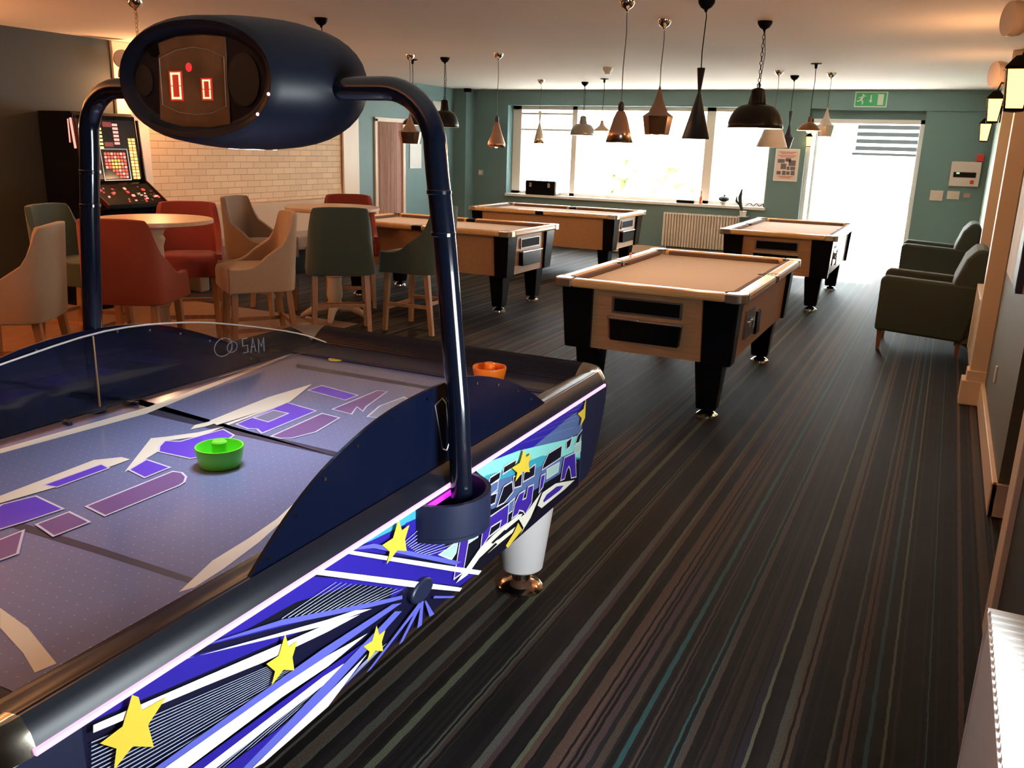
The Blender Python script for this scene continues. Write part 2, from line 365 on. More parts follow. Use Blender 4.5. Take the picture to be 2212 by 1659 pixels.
SIDE_ART=[('indigo',0,[(-1.0648,0.7737),(-0.9034,0.7824),(-0.5069,0.6401),(-1.0666,0.7582)]),
 ('indigo',0,[(-0.8695,0.7816),(-0.5528,0.7831),(-0.1508,0.5652),(-0.2238,0.5643),(-0.4906,0.6496)]),
 ('black',0,[(-0.7488,0.7406),(-0.5778,0.7261),(-0.3727,0.6697),(-0.2235,0.5894),(-0.244,0.5615),(-0.4908,0.6452),(-0.6354,0.7028)]),
 ('skyblue',0,[(-0.6586,0.7802),(-0.5668,0.7792),(-0.5716,0.7741),(-0.6296,0.7694)]),
 ('indigo',0,[(-0.5155,0.7843),(-0.4286,0.7813),(0.2096,0.4316),(0.1054,0.4388)]),
 ('indigo',0,[(-0.4117,0.7897),(-0.3164,0.7638),(-0.0742,0.735),(0.149,0.5863),(0.0721,0.5269)]),
 ('teal',0,[(-0.39,0.7829),(-0.0855,0.7736),(-0.0629,0.7269),(-0.3166,0.7546),(-0.3347,0.7575)]),
 ('indigo',0,[(-0.171,0.7411),(-0.0516,0.7251),(0.1214,0.6228),(0.0206,0.6114),(-0.1818,0.671)]),
 ('indigo',0,[(0.185,0.789),(0.3998,0.7912),(1.0087,0.7901),(1.0288,0.645),(0.835,0.6626)]),
 ('slate',0,[(0.5713,0.7123),(0.7558,0.7242),(0.8767,0.7326),(1.017,0.7301),(1.0298,0.6376),(0.8352,0.6609)]),
 ('aqua',0,[(0.1743,0.7869),(0.4678,0.7332),(0.8354,0.6591),(1.0303,0.6338),(1.0152,0.5424),(0.7262,0.6335),(0.4719,0.6753),(0.2549,0.7096),(0.1972,0.7517)]),
 ('teal',0,[(0.2123,0.7185),(0.2485,0.7246),(0.4383,0.6894),(0.648,0.6598),(0.7262,0.6335),(1.0152,0.5424),(0.9694,0.5118),(0.5123,0.5834),(0.2565,0.6745)]),
 ('black',0,[(0.0207,0.6046),(0.2008,0.6588),(0.4765,0.6118),(0.988,0.542),(0.9828,0.4435),(0.4219,0.4438),(0.2385,0.4275),(0.0594,0.5255)]),
 ('slate',0,[(0.2276,0.6847),(0.3448,0.6802),(0.6142,0.6286),(0.938,0.5845),(0.967,0.5306),(0.5843,0.5578),(0.2889,0.6041)]),
 ('mint',1,[(0.1564,0.5932),(0.2226,0.5856),(0.2056,0.5513),(0.1519,0.5547)]),
 ('mint',1,[(0.0498,0.5825),(0.0882,0.5844),(0.0778,0.5554),(0.0559,0.5466),(-0.0086,0.5867)]),
 ('mint',1,[(0.6915,0.5948),(0.7946,0.5866),(0.7888,0.5588),(0.6944,0.5649)]),
 ('mint',1,[(0.9292,0.6047),(1.0066,0.6046),(1.0012,0.571),(0.9426,0.5736)]),
 ('slate',1,[(0.2552,0.6866),(0.3255,0.6811),(0.3202,0.6573),(0.2567,0.6547)]),
 ('slate',1,[(0.3915,0.5791),(0.4402,0.5812),(0.4282,0.5485),(0.4003,0.549)]),
 ('black',1,[(0.2729,0.7086),(0.3372,0.7059),(0.3316,0.6886),(0.2676,0.6885)]),
 ('black',1,[(0.3632,0.7133),(0.4456,0.7093),(0.4327,0.6938),(0.3575,0.6958)]),
 ('black',1,[(0.5078,0.6455),(0.5869,0.6468),(0.582,0.6137),(0.5024,0.6201)]),
 ('black',1,[(0.6561,0.6243),(0.6943,0.6513),(0.8056,0.646),(0.8012,0.6068),(0.6491,0.6124)]),
 ('black',1,[(0.8501,0.6475),(0.8956,0.6489),(0.8803,0.6234),(0.8532,0.6204)]),
 ('black',1,[(0.9533,0.6396),(1.0103,0.6502),(0.9664,0.6127),(0.9371,0.6176)]),
 ('black',1,[(0.2503,0.657),(0.3143,0.6466),(0.3026,0.6219),(0.2392,0.6297)]),
 ('black',1,[(0.3602,0.6496),(0.4149,0.647),(0.424,0.6139),(0.3631,0.5996),(0.323,0.6047)]),
 ('black',1,[(0.428,0.659),(0.4856,0.6496),(0.4809,0.614),(0.4338,0.6238)]),
 ('violet',1,[(0.0993,0.5889),(0.148,0.5842),(0.1135,0.4809),(0.0655,0.4843)]),
 ('violet',1,[(0.2348,0.5871),(0.3948,0.5812),(0.388,0.5236),(0.2624,0.5279),(0.2317,0.5149),(0.2193,0.5137)]),
 ('black',1,[(0.2805,0.5497),(0.3428,0.5447),(0.3337,0.5285),(0.2687,0.5286)]),
 ('violet',1,[(0.4683,0.5879),(0.505,0.585),(0.4922,0.5587),(0.5221,0.5547),(0.5345,0.5883),(0.5731,0.5818),(0.5623,0.526),(0.5185,0.5038),(0.5024,0.5204),(0.472,0.5353),(0.4619,0.5255),(0.4226,0.5269),(0.4411,0.5673)]),
 ('violet',1,[(0.6349,0.5923),(0.6633,0.5898),(0.6507,0.5511),(0.6234,0.5428)]),
 ('violet',1,[(0.8292,0.5942),(0.9273,0.5823),(0.9489,0.486),(0.9048,0.497),(0.8912,0.5324),(0.8748,0.5531),(0.8533,0.5411),(0.8381,0.5159),(0.8062,0.5211)]),
 ('cream',0,[(0.0715,0.4661),(0.2071,0.5124),(0.2947,0.5212),(0.4658,0.5205),(0.4956,0.5125),(0.4815,0.5041),(0.3087,0.5023),(0.2959,0.4977),(0.3357,0.4911),(0.4465,0.4868),(0.426,0.4744),(0.2333,0.4754),(0.2083,0.4831),(0.1373,0.4607)]),
 ('black',0,[(0.2083,0.4831),(0.3094,0.4888),(0.3231,0.4791),(0.221,0.4737)]),
 ('black',0,[(0.2796,0.5013),(0.3684,0.5079),(0.3826,0.4988),(0.2929,0.4931)]),
 ('cream',0,[(0.4668,0.5064),(0.5185,0.5038),(0.6399,0.5369),(0.5588,0.4742),(0.4785,0.4426),(0.5069,0.4592)]),
 ('cream',0,[(0.6115,0.497),(0.6486,0.5302),(0.7577,0.5248),(0.9357,0.4767),(0.8431,0.4722),(0.6455,0.4752)]),
 ('violet',0,[(0.6555,0.4988),(0.6831,0.5106),(0.7679,0.51),(0.8318,0.4914),(0.7969,0.4848),(0.6604,0.4897)]),
 ('black',0,[(0.5667,0.4711),(0.6123,0.4877),(0.6623,0.4689),(0.5905,0.4654)]),
 ('yellow',0,[(0.3787,0.4496),(0.4333,0.4715),(0.4641,0.4936),(0.496,0.4566),(0.4491,0.4477),(0.3933,0.4366)]),
 ('white',0,[(-0.9028,0.7892),(-0.8761,0.7661),(-0.4915,0.6298),(-0.328,0.5872),(-0.392,0.6157),(-0.4909,0.643)]),
 ('periwinkle',0,[(-0.8489,0.774),(-0.6345,0.7169),(-0.3386,0.6082),(-0.1993,0.56),(-0.1994,0.5498),(-0.3389,0.5963),(-0.6353,0.7048)]),
 ('white',0,[(-1.0667,0.7566),(-1.0683,0.7433),(-0.8453,0.6909),(-0.6922,0.6529),(-0.4922,0.6143),(-0.375,0.5965),(-0.4914,0.6331),(-0.8437,0.709)]),
 ('white',0,[(-0.5521,0.7964),(-0.5156,0.7822),(-0.1507,0.5768),(0.1055,0.4358),(0.09,0.4273),(-0.1615,0.565),(-0.5383,0.7786)]),
 ('white',0,[(-0.4283,0.7878),(-0.4119,0.7831),(0.0595,0.5227),(0.2208,0.437),(0.2013,0.4279),(0.0598,0.5071),(-0.4288,0.7758)]),
 ('periwinkle',0,[(-0.4032,0.7929),(-0.3167,0.7499),(0.0981,0.5197),(0.0594,0.527),(-0.317,0.7384),(-0.4118,0.7853)]),
 ('indigo',0,[(-0.8959,0.5512),(-0.8661,0.5297),(-0.4972,0.5021),(-0.3593,0.5158),(-0.4961,0.527)]),
 ('white',0,[(-0.9494,0.5895),(-0.901,0.5548),(-0.6452,0.5453),(-0.4959,0.5304),(-0.346,0.5332),(-0.4947,0.5575),(-0.6436,0.5715)]),
 ('periwinkle',0,[(-0.9696,0.6041),(-0.9512,0.5909),(-0.6436,0.5715),(-0.4947,0.5586),(-0.2036,0.5416),(-0.244,0.5578),(-0.5095,0.5828)]),
 ('white',0,[(-0.8651,0.529),(-0.8362,0.5082),(-0.648,0.501),(-0.4976,0.493),(-0.4389,0.5059),(-0.5126,0.5158)]),
 ('indigo',0,[(-0.8163,0.4939),(-0.7521,0.4478),(-0.5164,0.434),(-0.3699,0.4664),(-0.5148,0.4683)]),
 ('white',0,[(-0.7436,0.4416),(-0.7059,0.4146),(-0.5008,0.4217),(-0.3511,0.4806),(-0.4989,0.4644)]),
 ('periwinkle',0,[(-0.7678,0.459),(-0.746,0.4434),(-0.4988,0.4655),(-0.2038,0.5186),(-0.2343,0.5339)]),
 ('periwinkle',0,[(-0.3561,0.4336),(-0.3397,0.4215),(-0.1069,0.4939),(-0.1247,0.5027)]),
 ('periwinkle',0,[(-0.2193,0.4304),(-0.2006,0.4228),(-0.1069,0.4939),(-0.1225,0.5016)]),
 ('periwinkle',0,[(-0.1336,0.4336),(-0.1113,0.4287),(-0.1024,0.4971),(-0.1136,0.5026)]),
 ('periwinkle',0,[(-0.0725,0.4359),(-0.0491,0.4309),(-0.0911,0.4929),(-0.0979,0.4949)]),
 ('periwinkle',0,[(-0.0496,0.4862),(0.0616,0.4252),(0.0492,0.4098),(-0.0542,0.4816)]),
 ('yellow',0,[(-0.9944,0.7667),(-0.9826,0.7553),(-0.9781,0.7274),(-0.9282,0.7218),(-0.9696,0.6937),(-0.9623,0.6456),(-1.0028,0.6747),(-1.0419,0.6561),(-1.0325,0.6909),(-1.0608,0.7198),(-1.0178,0.7224),(-1.0035,0.749)]),
 ('yellow',0,[(-0.6286,0.6827),(-0.6197,0.6477),(-0.5927,0.6482),(-0.6102,0.6188),(-0.6063,0.5856),(-0.6377,0.6056),(-0.6753,0.5908),(-0.663,0.6169),(-0.6863,0.6469),(-0.6504,0.6448)]),
 ('yellow',0,[(-0.3134,0.5362),(-0.3036,0.5064),(-0.2781,0.5053),(-0.2935,0.4817),(-0.2885,0.4538),(-0.319,0.4721),(-0.3542,0.4618),(-0.3435,0.483),(-0.3669,0.5095),(-0.3327,0.5057)]),
 ('yellow',0,[(-0.2175,0.7731),(-0.2041,0.7377),(-0.1703,0.7395),(-0.1904,0.7083),(-0.1833,0.6744),(-0.2239,0.6935),(-0.2701,0.6767),(-0.2563,0.704),(-0.2874,0.7338),(-0.2425,0.7332)]),
 ('yellow',0,[(0.4809,0.7376),(0.5003,0.7035),(0.5417,0.7048),(0.5196,0.6753),(0.5312,0.6429),(0.4797,0.6616),(0.4244,0.6461),(0.439,0.6721),(0.3983,0.7009),(0.4536,0.6998)]),
 ('yellow',0,[(0.9991,0.7812),(1.0202,0.7457),(1.0592,0.7511),(1.0408,0.7166),(1.0543,0.6822),(1.004,0.6975),(0.9526,0.6746),(0.9645,0.7048),(0.9232,0.7326),(0.9762,0.7369)])]
SIDE_LINES=[[(-1.0703,0.7253),(-0.6617,0.6294)],
 [(-1.0712,0.7182),(-0.6619,0.6253)],
 [(-1.072,0.7111),(-0.6622,0.6212)],
 [(-1.0728,0.704),(-0.6625,0.617)],
 [(-1.0736,0.6969),(-0.6628,0.6129)],
 [(-1.0744,0.6898),(-0.663,0.6088)],
 [(-1.0753,0.6826),(-0.6633,0.6046)],
 [(-1.0654,0.6729),(-0.6071,0.5899)],
 [(-1.0518,0.6632),(-0.5976,0.5844)],
 [(-1.038,0.6532),(-0.588,0.5788)],
 [(-1.0238,0.6431),(-0.5782,0.5732)],
 [(-1.0094,0.6327),(-0.5684,0.5675)],
 [(-0.9946,0.6221),(-0.5585,0.5618)],
 [(-0.9796,0.6113),(-0.5484,0.5559)],
 [(-0.6292,0.7152),(-0.4525,0.714)],
 [(-0.6101,0.7078),(-0.4348,0.7043)],
 [(-0.5907,0.7001),(-0.4168,0.6945)],
 [(-0.5709,0.6924),(-0.3984,0.6845)],
 [(-0.5506,0.6844),(-0.3796,0.6743)],
 [(-0.5299,0.6763),(-0.3605,0.6639)],
 [(-0.5087,0.668),(-0.341,0.6533)],
 [(-0.487,0.6595),(-0.3211,0.6425)],
 [(-0.4649,0.6508),(-0.3009,0.6315)],
 [(-0.4422,0.6419),(-0.2802,0.6202)],
 [(-0.419,0.6328),(-0.259,0.6087)],
 [(-0.3952,0.6235),(-0.2375,0.597)],
 [(-0.3709,0.6139),(-0.2154,0.585)],
 [(-0.346,0.6041),(-0.193,0.5728)],
 [(-0.1858,0.6951),(-0.0852,0.7072)],
 [(-0.1776,0.6879),(-0.0672,0.6943)],
 [(-0.1693,0.6807),(-0.0489,0.6811)],
 [(-0.1609,0.6734),(-0.0303,0.6678)],
 [(-0.1525,0.666),(-0.0113,0.6541)],
 [(-0.144,0.6586),(0.008,0.6403)],
 [(-0.1355,0.6511),(0.0276,0.6261)],
 [(-0.1269,0.6435),(0.0476,0.6118)],
 [(-0.1181,0.6359),(0.068,0.5971)],
 [(-0.1094,0.6282),(0.0887,0.5822)],
 [(-0.1005,0.6205),(0.1099,0.5671)],
 [(0.3643,0.7908),(0.9125,0.6837)],
 [(0.4618,0.7877),(0.9261,0.7083)],
 [(0.5458,0.7871),(0.9586,0.718)],
 [(0.6406,0.7955),(0.9572,0.7284)],
 [(0.7049,0.7983),(0.9551,0.744)],
 [(0.8191,0.7906),(0.9711,0.7523)],
 [(0.8666,0.7914),(0.9873,0.7592)],
 [(0.915,0.7956),(1.0771,0.7493)],
 [(0.9647,0.7999),(1.0751,0.7628)],
 [(1.0254,0.7987),(1.0728,0.7789)],
 [(-0.689,0.4024),(-0.3247,0.4631)],
 [(-0.6698,0.4004),(-0.3162,0.4625)],
 [(-0.6501,0.3984),(-0.3077,0.462)],
 [(-0.63,0.3963),(-0.299,0.4615)],
 [(-0.6096,0.3942),(-0.2904,0.4609)],
 [(-0.5887,0.392),(-0.2816,0.4604)],
 [(-0.5674,0.3898),(-0.2728,0.4598)],
 [(-0.5457,0.3875),(-0.264,0.4593)],
 [(-0.8219,0.4979),(-0.4116,0.4987)],
 [(-0.8118,0.4907),(-0.4062,0.4956)],
 [(-0.8016,0.4833),(-0.4008,0.4925)],
 [(-0.7912,0.4759),(-0.3953,0.4894)],
 [(-0.7808,0.4684),(-0.3898,0.4863)],
 [(-0.7701,0.4607),(-0.3842,0.4832)]]
FIELD_ART=[('seam',0,[(-0.924,0.1927),(-0.7203,0.1488),(-0.2067,0.1247),(0.2346,0.1109),(0.2651,0.0747),(-0.1617,0.0775),(-0.6589,0.091)]),
 ('seam',0,[(-0.1567,-0.6512),(0.1548,-0.65),(0.439,-0.6524),(0.4524,-0.6719),(0.1827,-0.6728),(-0.1259,-0.6781)]),
 ('seam',0,[(-0.5679,0.869),(-0.2026,0.8682),(0.1636,0.8648),(0.1824,0.8325),(-0.1707,0.8231),(-0.5287,0.8219)]),
 ('linecream',0,[(-0.619,-0.3604),(-0.5905,0.1335),(-0.736,0.9517),(-0.7299,1.0272),(-0.6902,0.9919),(-0.674,0.923),(-0.5379,0.0867),(-0.5836,-0.3844)]),
 ('linecream',0,[(0.4482,-0.7092),(0.4063,-0.5756),(0.3958,-0.4494),(0.38,-0.3405),(0.3486,-0.2282),(0.3805,-0.2701),(0.4304,-0.4573),(0.4541,-0.5949),(0.461,-0.6802)]),
 ('linecream',0,[(0.2021,-0.9175),(0.3115,-0.938),(0.4078,-0.9715),(0.4567,-0.9883),(0.4491,-1.0236),(0.3796,-0.9954),(0.2681,-0.9622)]),
 ('linecream',0,[(-0.7372,1.2409),(-0.6679,1.2417),(-0.3554,1.1516),(-0.051,1.1584),(0.1804,1.1475),(0.4374,1.2276),(0.4542,1.189),(0.196,1.0983),(-0.0239,1.0946),(-0.3501,1.0768),(-0.6119,1.1688)]),
 ('purple',1,[(-0.2728,0.5864),(-0.2723,0.6575),(-0.088,0.6232),(-0.0897,0.5564)]),
 ('mauve',1,[(-0.0543,0.4439),(-0.0592,0.7096),(-0.0267,0.7185),(0.0177,0.529),(0.0392,0.482),(-0.0077,0.5132),(0.0257,0.4345)]),
 ('greyout',1,[(0.0941,0.4385),(0.0602,0.5554),(0.0692,0.6885),(0.1069,0.6685),(0.1324,0.5199),(0.1361,0.4455)]),
 ('purple',1,[(-0.2116,0.1558),(-0.2328,0.4185),(-0.0941,0.3955),(-0.0878,0.132),(-0.1268,0.1555),(-0.1498,0.1414)]),
 ('fieldc',1,[(-0.2092,0.2331),(-0.2113,0.3269),(-0.1528,0.3243),(-0.1472,0.2256)]),
 ('mauve',1,[(-0.0377,0.1213),(-0.0529,0.3822),(0.0197,0.3739),(0.0453,0.2213),(0.0213,0.1393),(-0.0032,0.1213)]),
 ('linecream',0,[(-0.3094,0.135),(-0.3333,0.4363),(-0.315,0.6546),(-0.2336,0.4347),(-0.2264,0.1327),(-0.2448,0.139),(-0.2399,0.3091),(-0.2573,0.1138)]),
 ('linecream',0,[(-0.2939,0.0399),(-0.315,0.0785),(-0.2924,0.1819),(-0.2695,0.1776),(-0.2773,0.0842)]),
 ('linecream',0,[(-0.1725,-0.3107),(-0.3306,-0.0803),(-0.3045,-0.0485),(-0.254,0.0309),(-0.2275,0.1146),(-0.2172,0.0124),(-0.2772,-0.0792),(-0.2224,-0.151),(-0.1747,-0.2993)]),
 ('purple',1,[(-0.2511,-0.1168),(-0.2736,-0.077),(-0.2322,-0.0598),(-0.2084,0.0887),(-0.1439,0.065),(-0.0824,-0.11),(-0.104,-0.1439),(-0.2189,-0.1489)]),
 ('purple',1,[(-0.1724,-0.2916),(-0.1938,-0.2183),(-0.0985,-0.2282),(-0.0967,-0.3095)]),
 ('mauve',1,[(-0.0609,-0.5138),(-0.0631,-0.2459),(-0.0382,-0.2413),(-0.0075,-0.2568),(0.0161,-0.2854),(0.0218,-0.3057),(0.0183,-0.5283)]),
 ('linecream',0,[(-0.2981,-0.5781),(-0.3164,-0.2914),(-0.2709,-0.2368),(-0.2361,-0.2367),(-0.2358,-0.3098),(-0.2305,-0.4658),(-0.256,-0.6067)]),
 ('purple',1,[(-0.2675,-0.4759),(-0.2691,-0.3061),(-0.2329,-0.3146),(-0.232,-0.4689)]),
 ('purple',1,[(-0.2418,-0.6088),(-0.2209,-0.5384),(-0.0995,-0.5567),(-0.1098,-0.6411),(-0.1207,-0.6984),(-0.2132,-0.6576)]),
 ('mauve',1,[(-0.0689,-0.6409),(-0.0661,-0.5624),(0.0181,-0.5766),(0.0138,-0.6612)]),
 ('mauve',1,[(-0.0645,-0.7365),(-0.0646,-0.6841),(0.0242,-0.7603),(0.0203,-0.7941),(-0.0354,-0.7862)])]

def flat_art(items, fn, lift=.00014, d=.0045):
    mb = MB(); k = 1
    for colr, o, pts in items:
        if o:
            q = offset_poly(pts, d); mb.add([fn(p, k*lift) for p in q], [list(range(len(q)))], AK.index('outline')); k += 1
        mb.add([fn(p, k*lift) for p in pts], [list(range(len(pts)))], AK.index(colr)); k += 1
    return mb
# cabinet
b = MB(); b.box(-.73, .73, -1.2, 1.2, .44, .734, tx=.01); b.build('cabinet', mat('navy_cabinet', (.012, .014, .06), .35), ah)
for sy in (-1, 1):
    b = MB()
    pts = [(1.0, .772), (1.245, .772), (1.235, .70), (1.18, .56), (1.12, .47), (1.08, .44), (1.0, .44)] if sy > 0 else [(-1.08, .772), (-1.235, .772), (-1.225, .70), (-1.17, .56), (-1.12, .47), (-1.08, .44)]
    b.prism(pts, YZ, -.75, .75); b.build('end_block', NAVYT, ah, bevel=.006)
b = MB(); b.add([(.745, -1.08, .43), (.745, 1.0, .43), (.745, 1.0, .775), (.745, -1.08, .775), (.72, -1.08, .43), (.72, 1.0, .43), (.72, 1.0, .775), (.72, -1.08, .775)], [(0, 1, 2, 3), (7, 6, 5, 4), (0, 4, 5, 1), (3, 2, 6, 7), (0, 3, 7, 4), (1, 5, 6, 2)])
pn = b.build('side_panel', AM[AK.index('navyart')], ah)
b = MB(); b.box(-.745, -.72, -1.08, 1.0, .43, .775); b.build('side_panel', AM[AK.index('navyart')], ah)
fn = lambda p, t: (.7455+t, min(max(p[0], -1.078), .998), min(max(p[1], .432), .774))
art = flat_art(SIDE_ART[:-8] if False else SIDE_ART, fn)
st = len(art.v)
for (y0, z0), (y1, z1) in SIDE_LINES:
    d = Vector((y1-y0, z1-z0)).normalized(); nn = Vector((-d.y, d.x))*.0011
    art.add([fn((y0+nn.x, z0+nn.y), .0052), fn((y1+nn.x*.5, z1+nn.y*.5), .0052), fn((y1-nn.x*.5, z1-nn.y*.5), .0052), fn((y0-nn.x, z0-nn.y), .0052)], [(0, 1, 2, 3)], AK.index('lineart'))
art.build('side_artwork', AM, pn)
b = MB(); b.prism([(math.cos(a)*.052, math.sin(a)*.03) for a in [2*math.pi*i/24 for i in range(24)]], lambda p, t: (t, -.112+p[0], .532+p[1]), .742, .762); b.build('hub_cap', NAVYT, pn, smooth=True, bevel=.006)
# playing surface
b = MB(); b.box(-.62, .62, -1.21, 1.21, .735, .7605); pf = b.build('playing_surface', playfield_mat(), ah)
fa = MB()
ff = lambda p, t: (min(max(p[0]+.11, -.585), .585), min(max(p[1], -1.18), 1.18), .7607+t)
flat_art(FIELD_ART, ff, .00008, .006).build('surface_artwork', AM, pf)
# ribbed rail swept round the table, chrome corner caps
prof = [(0, .776), (.005, .792), (.012, .808), (.022, .820)]
for k in range(13):
    zz = .830-.055*(k/12)**1.6
    prof += [(.030+k*.0112, zz), (.0375+k*.0112, zz-.0022)]
prof += [(.176, .768), (.180, .7606)]
def rrect(hw, hl, r, n=8):
    out = []
    for cx, cy, a0 in ((hw-r, -hl+r, -90), (hw-r, hl-r, 0), (-hw+r, hl-r, 90), (-hw+r, -hl+r, 180)):
        for k in range(n+1):
            a = R(a0+90*k/n); out.append((cx+r*math.cos(a), cy+r*math.sin(a), math.cos(a), math.sin(a)))
    return out
path = rrect(HW, HL, .135)
path = [(x, y, nx, ny, max(.6, 1)) for x, y, nx, ny in path]
def rail_pts(i, lift=0):
    x, y, nx, ny, _ = path[i]; out = []
    for d, z in prof:
        d *= 1-.30*abs(ny)
        out.append((x-nx*(d-lift), y-ny*(d-lift), z+lift))
    return out
m = len(prof)
def rail_part(idx, lift=0):
    b = MB(); vs = []; fs = []
    for i in idx: vs += rail_pts(i, lift)
    for a in range(len(idx)-1):
        for k in range(m-1): fs.append((a*m+k, (a+1)*m+k, (a+1)*m+k+1, a*m+k+1))
    b.add(vs, fs); return b
RAILM = mat('ribbed_black_aluminium_rail', (.005, .006, .012), .34, spec=.25)
for s0 in range(4):
    i0 = s0*9+8; i1 = ((s0+1) % 4)*9
    rail_part([i0, i1]).build('rail', RAILM, ah, smooth=True, ang=25)
    rail_part(list(range(s0*9, s0*9+9)), 0).build('corner_cap', mat('polished_corner_metal', (.50, .44, .36), .16, 1), ah, smooth=True, ang=25)
# light strips under the rail
LED = mat('pink_white_light_strip', (.4, .2, .4), .4, emit=(1.0, .58, 1.0), estr=1.15)
for sx in (-1, 1):
    b = MB(); b.box(sx*.757-.012, sx*.757+.012, -1.17, 1.17, .777, .7865); b.build('light_strip', LED, ah)
# side guards with rivets
gp = catmull([(-.72, .80), (-.66, .85), (-.55, .925), (-.42, .985), (-.25, 1.03), (-.05, 1.047), (.13, 1.04), (.30, 1.005), (.48, .94), (.62, .87), (.74, .80)], 4)
for sx in (-1, 1):
    gx = .725 if sx > 0 else -.532
    b = MB(); pts = [(p.x, p.y) for p in gp]+[(.74, .785), (-.72, .785)]
    b.prism(pts, YZ, gx-.004, gx+.004)
    g_ = b.build('side_guard', mat('navy_tinted_guard', (.003, .005, .017), .15, spec=.3), ah)
    for k in range(2, len(gp)-2, 3):
        b = MB(); b.tube([(gx-.007, gp[k].x, gp[k].y-.02), (gx+.007, gp[k].x, gp[k].y-.02)], .0045, 8); b.build('rivet', CHROME, g_)
    if sx > 0:
        b = MB(); b.tube([(0, .0, 1.0), (0, .035, 1.01), (0, .055, .99), (0, .075, .88), (0, .06, .86), (0, .04, .87), (0, 0, 1.0)], .0022, 6); o = b.build('bracket', STEEL, g_); o.location = (gx+.006, -.01, .0)
        b = MB(); b.box(gx+.003, gx+.006, -.62, .70, .80, .803); b.build('guard_seam', STEEL, g_)
CLEAR = mat('clear_acrylic', (.93, .95, 1), .03, trans=1, spec=.2)
CLEAR.node_tree.nodes['Principled BSDF'].inputs['IOR'].default_value = 1.18
cp = catmull([(-1.0, .80), (-.80, .89), (-.55, .965), (-.32, 1.0), (.03, 1.035), (.35, 1.01), (.62, .955), (.95, .865), (1.14, .79)], 4)
b = MB(); b.prism([(p.x, p.y) for p in cp]+[(1.14, .775), (-1.0, .785)], YZ, -.520, -.516); ag = b.build('clear_guard', CLEAR, ah)
b = MB(); b.tube([(-.518, p.x, p.y+.001) for p in cp], .0032, 6); b.build('guard_edge', mat('polished_acrylic_edge', (.62, .56, .50), .25), ag)
b = MB(); b.tube([(-.510, -.02, .80), (-.510, -.02, 1.03)], .0035, 8); b.build('guard_rod', BRASS, ag)
# maker's mark on the clear guard: two loops and three letters
ET = mat('etched_grey_mark', (.26, .29, .33), .6)
b = MB()
def loop(cy, cz, ry, rz_, a0=0, a1=360): return [(-.513, cy+ry*math.cos(R(a)), cz+rz_*math.sin(R(a))) for a in range(a0, a1+1, 20)]
b.tube(loop(.53, .888, .045, .034), .0016, 5); b.tube(loop(.575, .880, .026, .020), .0016, 5)
def strokes(segs, y0, z0, sy, sz):
    for s_ in segs: b.tube([(-.513, y0+x*sy, z0+z*sz) for x, z in s_], .0022, 5)
strokes([[(1, 1), (0, 1), (0, .5), (1, .5), (1, 0), (0, 0)]], .63, .845, .026, .055)
strokes([[(0, 0), (.5, 1), (1, 0)], [(.2, .4), (.8, .4)]], .672, .838, .028, .055)
strokes([[(0, 0), (0, 1), (.5, .4), (1, 1), (1, 0)]], .716, .830, .030, .055)
b.build('etched_mark', ET, ag)
# arch
ap = [(.690, 0, .70), (.672, 0, 1.0), (.630, 0, 1.40), (.606, 0, 1.57), (.601, 0, 1.615)]+[(.600-.14*(1-math.cos(R(a))), 0, 1.628+.14*math.sin(R(a))) for a in range(10, 91, 10)]+[(.30, 0, 1.768), (-.30, 0, 1.768)]+[(-.600+.14*(1-math.cos(R(a))), 0, 1.628+.14*math.sin(R(a))) for a in range(90, 9, -10)]+[(-.601, 0, 1.615), (-.606, 0, 1.57), (-.630, 0, 1.40), (-.672, 0, 1.0), (-.690, 0, .70)]
b = MB(); b.tube([(x+SO, .02, z) for x, _, z in ap], .0285, 20); arch = b.build('arch_pole', NAVYP, ah, smooth=True)
for sx in (-1, 1):
    for z in (1.53, 1.43):
        b = MB(); b.lathe([(.0285, -.006), (.031, -.004), (.031, .004), (.0285, .006)], (SO+sx*(.606+(1.57-z)*.13), .02, z), 20); b.build('pole_collar', NAVYP, arch, smooth=True)
    b = MB(); c0 = (.115)
    out = [(sx*(.635), -.115), ]
    arc = [(SO+sx*(.635+.125*math.sin(R(a))), .01-.135*math.cos(R(a))) for a in range(0, 181, 12)]
    arci = [(SO+sx*(.635+.112*math.sin(R(a))), .01-.122*math.cos(R(a))) for a in range(180, -1, -12)]
    b.prism(arc+arci, XY, .682, .772); b.prism(arc, XY, .672, .684)
    b.build('pole_cup', NAVYT, ah, smooth=True, ang=50)
PG = mat('purple_light_strip', (.8, .1, .9), .4, emit=(.62, .02, .75), estr=1.3)
b = MB(); b.box(.746, .755, -.11, .11, .742, .752); b.build('cup_light', PG, ah)
# legs
LEGP = mat('frosted_pale_leg', (.86, .80, .78), .35)
for sx in (-1, 1):
    for sy in (-1, 1):
        c = (sx*.56, sy*.92, 0)
        b = MB(); b.lathe([(.001, .085), (.070, .085), (.082, .095), (.125, .435), (.001, .438)], c, 32); lg = b.build('leg', LEGP, ah, smooth=True)
        b = MB(); b.lathe([(.001, 0), (.086, 0), (.088, .012), (.072, .03), (.035, .042), (.035, .085), (.001, .086)], c, 28); b.build('foot', mat('bronze_chrome_foot', (.62, .46, .36), .14, 1), lg, smooth=True)
